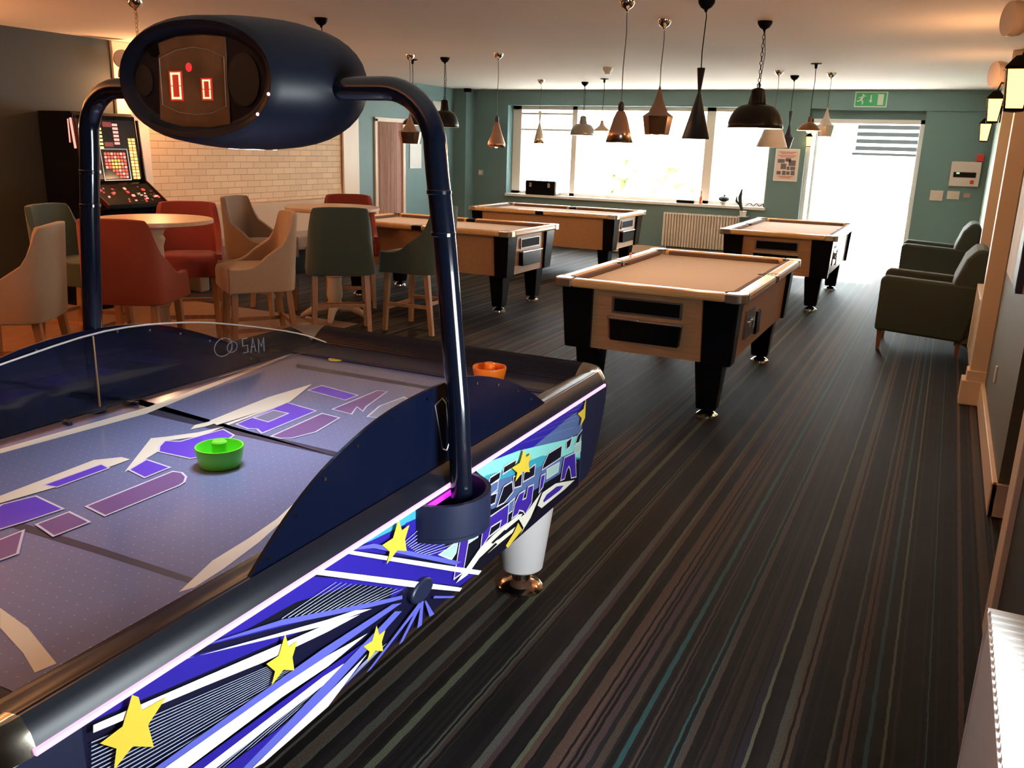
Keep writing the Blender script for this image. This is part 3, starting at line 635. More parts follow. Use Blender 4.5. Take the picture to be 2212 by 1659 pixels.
# scoreboard
sb_ = []
b = MB(); NS = 40
def ring(y, hw, hh, e=2.2):
    out = []
    for k in range(NS):
        a = 2*math.pi*k/NS; ca, sa = math.cos(a), math.sin(a)
        out.append((SO+hw*abs(ca)**(2/e)*(1 if ca >= 0 else -1), y, 1.778+hh*abs(sa)**(2/e)*(1 if sa >= 0 else -1)))
    return out
rings = [ring(-.128, .215, .108), ring(-.132, .228, .118), ring(-.148, .240, .126), ring(-.150, .252, .138), ring(-.138, .262, .147), ring(-.128, .268, .151), ring(-.06, .305, .160), ring(0, .325, .165), ring(.06, .337, .167), ring(.12, .335, .163), ring(.155, .305, .150), ring(.19, .268, .130), ring(.20, .24, .118), ring(.192, .215, .105)]
vs = [p for r_ in rings for p in r_]; fs = [(i*NS+k, i*NS+(k+1) % NS, (i+1)*NS+(k+1) % NS, (i+1)*NS+k) for i in range(len(rings)-1) for k in range(NS)]
fs += [list(range(NS)), [(len(rings)-1)*NS+k for k in range(NS)][::-1]]
b.add(vs, fs); sbd = b.build('scoreboard', mat('navy_scoreboard_shell', (.006, .008, .017), .42, spec=.25), ah, smooth=True, ang=50)
def sxz(p, y): return (SO+p[0], y, 1.778+p[1])
b = MB(); b.prism([(-.125, .088), (-.06, .102), (.03, .104), (.098, .098), (.100, -.104), (.03, -.113), (-.06, -.112), (-.137, -.098)], lambda p, t: sxz(p, t), -.131, -.127)
disp = b.build('display_window', mat('smoked_glass_painted_reflection', (.26, .135, .065), .2, coat=.5, noise=.6, nscale=11), sbd)  # brassy reflection painted into the glass by base colour and noise
b = MB(); b.tube([sxz(p, -.132) for p in [(-.124, .052), (-.068, .070), (-.008, .077), (.045, .070), (.092, .052), (.091, -.062), (.045, -.078), (-.008, -.083), (-.068, -.078), (-.124, -.060)]], .0011, 5, closed=True); b.build('display_border', mat('display_border_tan', (.42, .30, .22), .5), disp)
DIG = mat('lit_red_orange_digit', (1, .5, .3), .4, emit=(1, .42, .22), estr=2.2); DGL = mat('dim_red_digit_glow', (.3, .02, .01), .5, emit=(.40, .022, .012), estr=1)
def digit(cx, cz, hw, hh, t):
    b = MB(); b.prism([(cx-hw-.006, cz-hh-.004), (cx+hw+.006, cz-hh-.004), (cx+hw+.006, cz+hh+.004), (cx-hw-.006, cz+hh+.004)], lambda p, y: sxz(p, y), -.1322, -.1312); g0 = b.build('digit_backing', DGL, disp)
    b = MB()
    for x0, x1, z0, z1 in ((cx-hw, cx+hw, cz+hh-t, cz+hh), (cx-hw, cx+hw, cz-hh, cz-hh+t), (cx-hw, cx-hw+t, cz+.001, cz+hh), (cx+hw-t, cx+hw, cz+.001, cz+hh), (cx-hw, cx-hw+t, cz-hh, cz-.001), (cx+hw-t, cx+hw, cz-hh, cz-.001)):
        b.prism([(x0, z0), (x1, z0), (x1, z1), (x0, z1)], lambda p, y: sxz(p, y), -.1335, -.1323)
    b.build('digit', DIG, disp)
digit(-.072, -.014, .0165, .032, .0052); digit(.031, -.022, .0125, .0225, .0038)
b = MB(); b.sphere(sxz((-.026, .030), -.131), .011, n=14, sy=.15); b.build('display_lamp', mat('dim_red_lamp', (.5, .02, .02), .5, emit=(.65, .03, .03), estr=1), disp)
GR = mat('speaker_mesh', (.008, .008, .010), .5)
for cx, rx, rz_ in ((.150, .050, .062), (-.185, .030, .038)):
    b = MB(); b.prism([(cx+rx*math.cos(a), rz_*math.sin(a)) for a in [2*math.pi*i/28 for i in range(28)]], lambda p, y: sxz(p, y), -.1315, -.127); spk = b.build('speaker_grille', GR, sbd)
for cx, cz in ((.243, -.034), (.207, -.080)):
    b = MB(); b.sphere(sxz((cx, cz), -.150), .0042, n=10); b.build('red_indicator', mat('red_led', (1, .3, .3), .3, emit=(1, .25, .28), estr=4), sbd)
b = MB(); b.prism([(-.165, .078), (-.125, .088), (-.122, .062), (-.150, .058)], lambda p, y: sxz(p, y), -.1335, -.127); b.build('sensor_block', BLACKM, sbd)
# playfield lights set into the underside of the scoreboard
b = MB(); b.box(SO-.045, SO+.045, .01, .10, 1.6125, 1.625); b.build('playfield_light', mat('cool_white_playfield_light', (.8, .85, 1), .4, emit=(.80, .86, 1.0), estr=6), sbd)
for dy in (-.05, .09):
    l = bpy.data.lights.new('playfield_spot', 'SPOT'); l.energy = 26; l.color = (.70, .78, 1.0); l.spot_size = R(125); l.spot_blend = .9; l.shadow_soft_size = .09
    o = bpy.data.objects.new('playfield_spot', l); col.objects.link(o); o.location = (AX+SO, AY+dy, 1.598)
# strikers
def striker(x, y, m_, rz, label):
    b = MB(); b.lathe([(.001, 0), (.054, 0), (.056, .004), (.066, .048), (.065, .055), (.061, .055), (.052, .010), (.023, .008), (.0215, .012), (.0205, .066), (.017, .070), (.001, .068)], (0, 0, 0), 36)
    o = b.build('striker', m_, None, smooth=True, ang=35); o.location = (x, y, .7632); o['label'] = label; o['category'] = 'air hockey striker'; return o
striker(-1.715, 1.69, mat('lime_green_plastic', (.16, .80, .035), .35), 0, 'bright lime green round striker on the middle of the air hockey table')
striker(-1.50, 2.89, mat('bright_orange_plastic', (1.0, .20, .010), .35), 0, 'bright orange striker at the far end of the air hockey table')
b = MB(); b.lathe([(.001, 0), (.030, 0), (.031, .002), (.030, .004), (.001, .004)], (0, 0, 0), 28); o = b.build('puck', mat('yellow_puck', (.80, .62, .10), .4), smooth=True); o.location = (-2.19, 2.83, .7632); tag(o, 'flat yellow puck in the far left corner of the air hockey table', 'puck')
# ------------------------------------------------------------------ pool tables
PW, PL, PH = 1.24, 2.16, .83
def make_pool(name_label):
    t = empty('pool_table', label=name_label, cat='pool table', group='oak and black pool tables')
    hw, hl = PW/2, PL/2
    b = MB(); b.box(-hw+.075, hw-.075, -hl+.075, hl-.075, .375, .775, tx=.018, ty=.018); cab = b.build('cabinet', OAK, t)
    # dark base band and black corner posts of the cabinet
    for sx in (-1, 1):
        for sy in (-1, 1):
            b = MB()
            tp = [(hw-.045, hl-.045), (hw-.045, hl-.30), (hw-.10, hl-.30), (hw-.10, hl-.10), (hw-.26, hl-.10), (hw-.26, hl-.045)]
            bt = [(hw-.105, hl-.085), (hw-.105, hl-.22), (hw-.12, hl-.22), (hw-.12, hl-.11), (hw-.22, hl-.11), (hw-.22, hl-.085)]
            tp = [(hw-.043, hl-.055), (hw-.043, hl-.20), (hw-.14, hl-.20), (hw-.26, hl-.13), (hw-.26, hl-.043), (hw-.055, hl-.043)]
            bt = [(hw-.068, hl-.085), (hw-.068, hl-.195), (hw-.16, hl-.195), (hw-.25, hl-.14), (hw-.25, hl-.068), (hw-.085, hl-.068)]
            vs = [(sx*x, sy*y, .775) for x, y in tp]+[(sx*x, sy*y, .37) for x, y in bt]; n = 6
            b.add(vs, [list(range(n)), list(range(n, 2*n))]+[(i, (i+1) % n, n+(i+1) % n, n+i) for i in range(n)])
            b.build('corner_panel', BLACK, t, bevel=.003)
            b = MB(); cx, cy = sx*(hw-.215), sy*(hl-.21)
            vs = [(cx+a*.090, cy+c*.080, .37) for a, c in ((-1, -1), (1, -1), (1, 1), (-1, 1))]+[(cx+a*.064, cy+c*.055, .05) for a, c in ((-1, -1), (1, -1), (1, 1), (-1, 1))]
            b.add(vs, [(0, 1, 2, 3), (7, 6, 5, 4), (0, 4, 5, 1), (1, 5, 6, 2), (2, 6, 7, 3), (3, 7, 4, 0)])
            lg = b.build('leg', BLACK, t, bevel=.012)
            b = MB(); b.lathe([(.001, 0), (.072, 0), (.070, .014), (.045, .034), (.022, .042), (.001, .05)], (cx, cy, 0), 24); b.build('foot', CHROME, lg, smooth=True)
    # cloth bed, cushions, rails
    b = MB(); b.box(-hw+.10, hw-.10, -hl+.10, hl-.10, .775, .790); b.build('cloth_bed', CLOTH, t)
    RW = .085
    def rail(x0, x1, y0, y1):
        b = MB(); b.box(x0, x1, y0, y1, .775, PH); b.build('rail', OAKR, t, bevel=.018)
    g = .055
    rail(-hw+.12, hw-.12, -hl, -hl+RW); rail(-hw+.12, hw-.12, hl-RW, hl)
    for sx in (-1, 1):
        x0, x1 = sorted((sx*hw, sx*(hw-RW)))
        rail(x0, x1, -hl+.12, -g); rail(x0, x1, g, hl-.12)
        b = MB(); b.box(x0, x1, -g, g, .775, PH-.004); b.build('middle_pocket_cap', BLACK, t, bevel=.01)
        b = MB(); b.lathe([(.001, 0), (.048, 0), (.048, .002), (.001, .002)], (sx*(hw-RW-.008), 0, PH-.010), 20); b.build('pocket', BLACKM, t)
        b = MB(); b.box(min(sx*(hw-RW), sx*(hw-RW-.035)), max(sx*(hw-RW), sx*(hw-RW-.035)), -hl+.17, -g-.03, .79, .822); b.box(min(sx*(hw-RW), sx*(hw-RW-.035)), max(sx*(hw-RW), sx*(hw-RW-.035)), g+.03, hl-.17, .79, .822)
        b.build('cushion', CUSH, t, bevel=.006)
    for sy in (-1, 1):
        b = MB(); b.box(-hw+.17, hw-.17, min(sy*(hl-RW), sy*(hl-RW-.035)), max(sy*(hl-RW), sy*(hl-RW-.035)), .79, .822); b.build('cushion', CUSH, t, bevel=.006)
        for sx in (-1, 1):
            b = MB(); r = .05
            arc = [(hw-r+r*math.cos(R(a)), hl-r+r*math.sin(R(a))) for a in range(0, 91, 15)]
            pts = [(hw, hl-.125)]+arc+[(hw-.125, hl), (hw-.125, hl-RW), (hw-.10, hl-RW-.005), (hw-RW-.005, hl-.10), (hw-RW, hl-.125)]
            b.prism([(sx*x, sy*y) for x, y in pts], XY, .772, PH+.001); b.build('corner_cap', mat('brushed_corner_cap', (.50, .43, .34), .25, .85), t, bevel=.008)
            b = MB(); b.lathe([(.001, 0), (.052, 0), (.052, .002), (.001, .002)], (sx*(hw-.088), sy*(hl-.088), PH-.002), 22); b.build('pocket', BLACKM, t)
    # ball return: window and tray at the -y end
    ye = -hl+.075
    b = MB(); b.box(-.215, .215, ye-.004, ye+.03, .640, .722); b.build('ball_window', BLACKM, t, bevel=.003)
    b = MB()
    for x0, x1, z0, z1 in ((-.228, .228, .722, .733), (-.228, .228, .628, .640), (-.228, -.215, .640, .722), (.215, .228, .640, .722)): b.box(x0, x1, ye-.010, ye+.01, z0, z1)
    b.build('window_surround', mat('dark_metal_surround', (.22, .20, .19), .35, .8), t)
    b = MB(); b.box(-.235, .235, ye-.035, ye+.035, .455, .595, tx=.012); tr = b.build('ball_tray', BLACK, t, bevel=.006)
    b = MB(); b.box(-.240, -.04, ye-.045, ye+.02, .592, .606); b.box(-.04, .240, ye-.045, ye+.02, .590, .601); b.build('tray_lip', STEEL, tr, bevel=.003)
    # coin mechanism and lock on the +x side
    xe = hw-.075
    b = MB(); b.box(xe-.02, xe+.004, -.62, -.34, .47, .66); cm = b.build('coin_plate', mat('coin_plate_metal', (.20, .17, .15), .35, .9), t, bevel=.004)
    b = MB(); b.box(xe+.002, xe+.030, -.50, -.46, .53, .60); b.box(xe, xe+.022, -.58, -.52, .55, .58); b.build('coin_slide', CHROME, cm, bevel=.003)
    b = MB(); b.box(xe-.02, xe+.005, -.24, -.12, .44, .60); b.build('cash_door', BLACK, t, bevel=.004)
    b = MB(); b.tube([(xe-.02, -.90, .46), (xe+.006, -.90, .46)], .014, 14); b.build('lock', BRASS, t)
    return t
pool = make_pool('pool table nearest the aisle, its ball tray facing the air hockey table')
def place_pool(cx, cy, rz, label):
    o = pool if not pool.get('used') else copy_tree(pool)
    pool['used'] = 1
    o.location = (cx, cy, 0); o.rotation_euler = (0, 0, rz); o['label'] = label
place_pool(-1.61, 6.24, 0, 'nearest pool table, oak sided, standing right behind the air hockey table')
place_pool(-1.60, 10.75, 0, 'pool table by the bright open doorway with glare on its top')
place_pool(-3.77-PL/2, 7.63+PW/2, R(90), 'pool table beside the bar stools, partly hidden by the scoreboard pole')
place_pool(-3.72-PL/2, 10.55+PW/2, R(90), 'farthest pool table under the long window with a full plain oak side')
for o in list(bpy.data.objects):
    if 'used' in o.keys(): del o['used']
b = MB(); b.sphere((-2.20, 6.62, .842), .012); tag(b.build('chalk_cube', mat('orange_chalk', (.6, .18, .08), .7)), 'small orange chalk resting on the left rail of the nearest pool table', 'chalk')

# ------------------------------------------------------------------ bar stools
def lerp(a, c, t): return a+(c-a)*t
def sstep(t): t = max(0, min(1, t)); return t*t*(3-2*t)
def make_stool(fab, label, group=None):
    t = empty('bar_stool', label=label, cat='bar stool', group=group)
    # upholstered shell, opening towards +y
    nT, nS = 40, 10; TH = .045
    def plan(u, s):      # u 0..1 round the U, s 0 bottom .. 1 top
        hw = lerp(.295, .272, min(1, s*2)) if s < .5 else lerp(.272, .262, (s-.5)*2); dp = .27
        a = u*2-1
        # superellipse half ring from front-left over back to front-right
        if abs(a) > .55:
            k = (abs(a)-.55)/.45; x = hw; y = lerp(-.06, .24, k)
        else:
            an = (a/.55)*math.pi/2; e = 2/3.6
            x = hw*abs(math.sin(an))**e; y = -.06-.20*abs(math.cos(an))**e
        x = math.copysign(x, a) if a else 0
        return x, y-(.045*s if y < -.06 else 0)
    def top(u):
        a = abs(u*2-1); q = max(0, min(1, (a-.33)/.52)); return .725+.385*(1-q)**2.1-.012*sstep(a/.4)
    vs = []; fs = []
    bz = .535
    for layer in (0, 1):
        for i in range(nT+1):
            u = i/nT; tz = top(u)
            for j in range(nS+1):
                s = j/nS; z = lerp(bz, tz, s); sv = (z-bz)/(1.11-bz)
                x, y = plan(u, sv)
                if layer:
                    # inward offset
                    x2, y2 = plan(min(1, u+.01), sv); x1, y1 = plan(max(0, u-.01), sv)
                    d = Vector((x2-x1, y2-y1)); d = d.normalized() if d.length > 0 else Vector((1, 0)); x += -d.y*TH; y += d.x*TH
                vs.append((x, y, z))
    st_ = nS+1; off = (nT+1)*st_
    for i in range(nT):
        for j in range(nS):
            q = (i*st_+j, (i+1)*st_+j, (i+1)*st_+j+1, i*st_+j+1); fs.append(q); fs.append(tuple(off+k for k in q[::-1]))
        fs.append((i*st_+nS, (i+1)*st_+nS, off+(i+1)*st_+nS, off+i*st_+nS)); fs.append((i*st_, off+i*st_, off+(i+1)*st_, (i+1)*st_))
    for i in (0, nT):
        for j in range(nS):
            q = (i*st_+j, i*st_+j+1, off+i*st_+j+1, off+i*st_+j); fs.append(q if i else q[::-1])
    b = MB(); b.add(vs, fs); b.build('backrest', fab, t, smooth=True, ang=60, bevel=.010)
    # seat cushion
    b = MB(); out = [(x*.86, y*.86+.03) for x, y in [plan(i/20, 0) for i in range(21)]]+[(.20, .275), (-.20, .275)]
    n = len(out)
    lv = [(.545, 1.0), (.66, 1.0), (.695, .96), (.712, .80), (.718, .4)]
    vs = []; cyy = .0
    for z, k in lv: vs += [(x*k, cyy+(y-cyy)*k, z) for x, y in out]
    fs = [(l*n+i, l*n+(i+1) % n, (l+1)*n+(i+1) % n, (l+1)*n+i) for l in range(len(lv)-1) for i in range(n)]+[list(range(n))[::-1], [(len(lv)-1)*n+i for i in range(n)]]
    b.add(vs, fs); b.build('seat', fab, t, smooth=True, ang=60)
    b = MB(); b.box(-.255, .255, .20, .262, .535, .665); b.build('seat_apron', fab, t, bevel=.015)
    for sx in (-1, 1):
        for sy in (-1, 1):
            b = MB(); x0, y0 = sx*.215, .20 if sy > 0 else -.19; x1, y1 = sx*.235, .225 if sy > 0 else -.255
            r0, r1 = .024, .019
            vs = [(x0+a*r0, y0+c*r0, .54) for a, c in ((-1, -1), (1, -1), (1, 1), (-1, 1))]+[(x1+a*r1, y1+c*r1, 0) for a, c in ((-1, -1), (1, -1), (1, 1), (-1, 1))]
            b.add(vs, [(0, 1, 2, 3), (7, 6, 5, 4), (0, 4, 5, 1), (1, 5, 6, 2), (2, 6, 7, 3), (3, 7, 4, 0)]); b.build('leg', LEGW, t, bevel=.003)
    b = MB(); b.box(-.23, .23, .205, .230, .19, .225); b.build('footrest', LEGW, t, bevel=.003)
    b = MB(); b.box(-.23, .23, -.235, -.215, .26, .29); b.build('stretcher', LEGW, t, bevel=.003)
    for sx in (-1, 1):
        b = MB(); b.box(sx*.225-.011, sx*.225+.011, -.225, .215, .23, .262); b.build('stretcher', LEGW, t, bevel=.003)
    return t
def ang(dx, dy): return math.atan2(dy, dx)-math.pi/2
T1 = (-5.22, 4.64); T2 = (-5.10, 6.60)
protos = {}
def stool(fab, key, x, y, dx, dy, label, group):
    if key in protos: o = copy_tree(protos[key])
    else: o = make_stool(fab, label, group); protos[key] = o
    o.location = (x, y, 0); o.rotation_euler = (0, 0, ang(dx, dy)); o['label'] = label; o['group'] = group
G = 'upholstered bar stools round the high tables'
stool(ORANGEF, 'o', -4.98, 4.22, -.42, .88, 'bright orange bar stool seen from behind, front of the left high table', G)
stool(REDF, 'r', -5.60, 5.30, .62, -.72, 'dark red bar stool facing the camera, behind the left high table', G)
stool(CREAMF, 'c', -4.68, 5.10, -.60, -.78, 'cream bar stool in side view between the two high tables', G)
stool(CREAMF, 'c', -5.08, 3.40, -.72, -.52, 'cream bar stool at the far left, cut by the picture edge', G)
stool(GREENF, 'g', -5.94, 4.56, .97, .25, 'dark green bar stool at the left, behind the cream one', G)
stool(GREENF, 'g', -4.68, 6.14, -.64, .77, 'green bar stool with its back square to the camera', G)
stool(GREENF, 'g', -4.19, 6.66, -1.0, -.05, 'green bar stool in side view just left of the scoreboard pole', G)
stool(REDF, 'r', -5.42, 7.28, .60, -.78, 'red bar stool on the far side of the right high table', G)
stool(BEIGEF, 'b', -5.82, 6.42, .95, .20, 'brown beige bar stool in side view in front of the brick wall', G)
def high_table(x, y, r, label):
    t = empty('high_table', (x, y, 0), 0, label, 'bar table', 'round high tables')
    b = MB(); b.lathe([(.001, 1.015), (r-.02, 1.015), (r, 1.022), (r, 1.045), (r-.006, 1.05), (.001, 1.05)], (0, 0, 0), 56); b.build('tabletop', TOPW, t, smooth=True, ang=35)
    b = MB(); b.lathe([(.001, 1.014), (.16, 1.014), (.15, .99), (.075, .97), (.06, .93), (.075, .90), (.058, .85), (.062, .70), (.075, .58), (.088, .50), (.090, .46), (.078, .435), (.086, .425), (.086, .41), (.070, .395), (.066, .34), (.074, .26), (.075, .22), (.060, .17), (.082, .13), (.095, .11), (.001, .10)], (0, 0, 0), 32); b.build('pedestal', STONE, t, smooth=True, ang=35)
    for k in range(4):
        a = k*math.pi/2+.5; ca, sa = math.cos(a), math.sin(a)
        P = [(ca*.06, sa*.06, .11), (ca*.16, sa*.16, .10), (ca*.25, sa*.25, .055), (ca*.30, sa*.30, .027)]
        b = MB(); b.tube([tuple(v) for v in catmull(P, 4)], [.045-.02*i/12 for i in range(13)], 12); b.sphere((ca*.31, sa*.31, .022), .022, n=10); b.build('foot', STONE, t, smooth=True)
high_table(*T1, .42, 'round pale wood high table at the left, beside the orange stool')
high_table(*T2, .43, 'round pale wood high table nearer the pool tables, beside the green stool')

# ------------------------------------------------------------------ banquette, fruit machine
t = empty('banquette', (-7.79, 8.5, 0), 0, 'long beige upholstered banquette against the cream brick wall', 'bench')
b = MB(); b.box(.02, .16, -1.45, 1.6, .40, .87); b.build('backrest', mat('tan_leather', (.50, .33, .20), .6), t, bevel=.03)
b = MB(); b.box(.02, .60, -1.45, 1.6, .30, .47); b.build('seat', BEIGEF, t, bevel=.03)
b = MB(); b.box(.02, .52, -1.40, 1.55, 0, .30); b.build('plinth', BLACKM, t)
b = MB(); b.box(.02, .66, -1.60, -1.46, 0, .86); b.build('end_panel', BEIGEF, t, bevel=.02)
t = empty('fruit_machine', (-7.25, 6.02, 0), 0, 'tall black fruit machine with glowing red and yellow lights beside the brick wall', 'fruit machine')
def PXZ(p, y): return (p[0], y, p[1])
sidep = [(-.54, 0), (.10, 0), (.12, .55), (.16, .93), (.30, .96), (.30, 1.0), (.06, 1.17), (.0, 1.20), (-.06, 1.80), (-.10, 1.83), (-.54, 1.83)]
b = MB(); b.prism(sidep, PXZ, -.345, .345); b.build('cabinet', BLACK, t, bevel=.006)
for s in (-.352, .34):
    b = MB(); b.prism([(-.05, 1.77), (-.02, 1.77), (.035, 1.20), (.32, 1.0), (.30, .97), (.0, 1.17)], PXZ, s, s+.012); b.build('side_trim', mat('dark_red_machine_trim', (.05, .006, .006), .3), t)
def SCR(y, z): # on the sloping screen
    return (.005-.06*(z-1.20)/.6+.004, y, z)
def quad(b, y0, y1, z0, z1, l=0, mi=0):
    o = lambda y, z: (SCR(y, z)[0]+l, y, z)
    b.add([o(y0, z0), o(y1, z0), o(y1, z1), o(y0, z1)], [(0, 1, 2, 3)], mi)
b = MB(); quad(b, -.32, .32, 1.22, 1.765, .002); scrn = b.build('screen', mat('dark_machine_glass', (.02, .006, .006), .12), t)
E_R = mat('lit_red_lamps', (.8, .1, .05), .4, emit=(1.0, .085, .045), estr=1.5); E_O = mat('lit_orange_lamps', (.9, .4, .1), .4, emit=(1.0, .32, .06), estr=1.9)
E_Y = mat('lit_yellow_lamps', (.95, .8, .3), .4, emit=(1.0, .62, .16), estr=2.2); E_P = mat('lit_pink_lamps', (.9, .3, .3), .4, emit=(1.0, .30, .24), estr=1.6); E_D = mat('dim_red_panel', (.2, .02, .02), .4, emit=(.16, .012, .018), estr=1)
LM = [E_R, E_O, E_Y, E_P, E_D]
b = MB()
for k in range(6): quad(b, .055, .115, 1.54+k*.034, 1.562+k*.034, .006, 3)
b.build('lamp_column', LM, scrn); b = MB()
for k in range(6): quad(b, -.115, -.075, 1.50+k*.034, 1.520+k*.034, .006, 2)
b.build('lamp_column', LM, scrn); b = MB()
for r_ in range(8):
    for c_ in range(7):
        if (r_ in (1, 2) and c_ < 2+r_ % 2) or (r_ == 0 and c_ < 4): continue
        hot = 2 <= c_ <= 4 and 3 <= r_ <= 5; wm = 1 if hot else (0 if (c_+r_) % 3 else 3)
        if r_ == 4 and c_ == 3: wm = 2
        quad(b, -.085+c_*.036, -.058+c_*.036, 1.225+r_*.031, 1.247+r_*.031, .006, wm)
b.build('lamp_grid', LM, scrn); b = MB()
for k in range(13):
    quad(b, .215, .250, 1.215+k*.030, 1.239+k*.030, .006, 2 if k % 3 else 1); quad(b, .258, .295, 1.215+k*.030, 1.239+k*.030, .006, 1 if k % 2 else 2)
b.build('lamp_ladder', LM, scrn)
for y0, y1, z0, z1 in ((-.05, .05, 1.70, 1.745), (-.30, -.23, 1.62, 1.745), (-.31, -.16, 1.47, 1.50), (-.06, .04, 1.52, 1.56), (-.31, -.17, 1.25, 1.42)): 
    b = MB(); quad(b, y0, y1, z0, z1, .004, 4); b.build('lit_panel', LM, scrn)
b = MB()
for y0, y1, z0, z1 in ((-.125, -.117, 1.21, 1.50), (.180, .188, 1.21, 1.50), (-.125, .188, 1.205, 1.212), (-.125, .188, 1.494, 1.50)): quad(b, y0, y1, z0, z1, .008)
b.build('screen_frame', STEEL, scrn)
def CON(u, y): return (.075+.215*u, y, 1.162-.158*u)
BM_ = [mat('lit_red_button', (.6, .03, .03), .4, emit=(.8, .05, .04), estr=.9), E_P, mat('maroon_console', (.08, .012, .012), .3), STEEL]
for k in range(34):
    u = random.uniform(.05, .9); y = random.uniform(-.3, .3); du, dy = random.uniform(.03, .09), random.uniform(.012, .04); mi = random.choice((0, 0, 1, 2, 2, 3))
    o = lambda a, c_: (CON(a, c_)[0]+.004, CON(a, c_)[1], CON(a, c_)[2]+.005)
    b = MB(); b.add([o(u, y), o(u+du, y), o(u+du, y+dy), o(u, y+dy)]+[(p[0], p[1], p[2]-.007) for p in (o(u, y), o(u+du, y), o(u+du, y+dy), o(u, y+dy))], [(0, 1, 2, 3), (0, 4, 5, 1), (1, 5, 6, 2), (2, 6, 7, 3), (3, 7, 4, 0)]); b.build('console_button', BM_[mi], t)
b = MB(); b.box(-.12, -.115, -.36, -.35, 1.55, 1.76); b.tube([(-.055, -.352, 1.50), (-.085, -.352, 1.77)], .010, 8); b.build('side_light', E_P, t)

# ------------------------------------------------------------------ armchairs
def make_armchair():
    t = empty('armchair')
    # faces -x; width along y
    for y0 in (-.35, .23):
        b = MB(); b.prism([(-.40, .18), (.30, .14), (.40, .62), (-.36, .655), (-.40, .63)], PXZ, y0, y0+.12); b.build('armrest', OLIVEF, t, bevel=.022)
    b = MB(); b.box(-.38, .22, -.24, .24, .18, .30); b.build('base', OLIVEF, t, bevel=.01)
    b = MB(); b.box(-.40, .20, -.228, .228, .30, .46); b.build('seat_cushion', OLIVEF, t, bevel=.04)
    b = MB(); P = [(.13, .40), (.17, .66), (.23, .84), (.30, .925), (.38, .93), (.42, .86), (.42, .60), (.33, .16), (.20, .16)]
    b.prism(P, PXZ, -.34, .34); b.build('backrest', OLIVEF, t, bevel=.03)
    for x, y in ((-.355, -.29), (-.355, .29), (.27, -.29), (.27, .29)):
        b = MB(); b.lathe([(.001, 0), (.020, 0), (.032, .18), (.001, .18)], (x, y, 0), 4, off=math.pi/4); b.build('leg', wood_mat('armchair_leg_walnut', (.16, .07, .04), (.22, .10, .05), 2) if 'wl' not in MATS else MATS['wl'], t)
    return t
MATS['wl'] = wood_mat('armchair_leg_walnut', (.16, .07, .04), (.22, .10, .05), 2)
a1 = make_armchair(); a2 = copy_tree(a1)
tag(a1, 'nearer dark olive armchair with its side to the camera at the right', 'armchair', 'olive armchairs along the right wall'); a1.location = (-.03, 8.48, 0)
tag(a2, 'farther dark olive armchair beside the bright doorway', 'armchair', 'olive armchairs along the right wall'); a2.location = (-.03, 11.75, 0)

# ------------------------------------------------------------------ radiators
def radiator(name, length, height, label, pitch=.045, flat=False):
    t = empty(name, label=label, cat='radiator')
    b = MB(); n = int(length/pitch); pts = []
    for k in range(n):
        x = -length/2+k*length/n; p = length/n
        pts += [(x, -.045)] if flat else [(x, -.045), (x+p*.55, -.045), (x+p*.66, -.008), (x+p*.90, -.008)]
    pts += [(length/2, -.045), (length/2, -.004), (-length/2, -.004)]
    b.prism(pts, XY, .02, height-.02); b.build('front_panel', mat('radiator_enamel', (.72, .64, .54), .35) if name == 'radiator' and length < 2 and height < .56 else WHITE, t)
    b = MB(); b.box(-length/2, length/2, .025, .045, .02, height-.02); b.build('back_panel', WHITE, t)
    b = MB(); b.box(-length/2, length/2, -.05, .05, height-.022, height-.012)
    for k in range(int(length/.032)): b.box(-length/2+k*.032+.004, -length/2+k*.032+.024, -.045, .045, height-.014, height)
    b.build('top_grille', WHITE, t, bevel=.002)
    for s in (-1, 1):
        b = MB(); b.box(s*length/2-.006, s*length/2+.006, -.05, .05, .02, height); b.build('end_cap', WHITE, t)
    b = MB(); b.tube([(-length/2+.05, 0, .03), (-length/2+.05, 0, -.13)], .010, 8); b.tube([(length/2-.05, 0, .03), (length/2-.05, 0, -.13)], .010, 8); b.build('pipe', WHITE, t)
    return t
r1 = radiator('radiator', 1.18, .55, 'cream panel radiator on the far wall under the long window'); r1.location = (-3.45, YF-.06, .14)
r2 = radiator('radiator', 1.55, .60, 'white double radiator at the bottom right beside the camera', flat=True); r2.location = (.275, 1.43, 0); r2.rotation_euler = (0, 0, R(-90))
for ch in r2.children:
    if ch.name.startswith('pipe'): bpy.data.objects.remove(ch)
r3 = radiator('radiator', .9, .55, 'pale radiator on the right wall half hidden behind the armchairs'); r3.location = (XR-.055, 7.55, .12); r3.rotation_euler = (0, 0, R(-90))

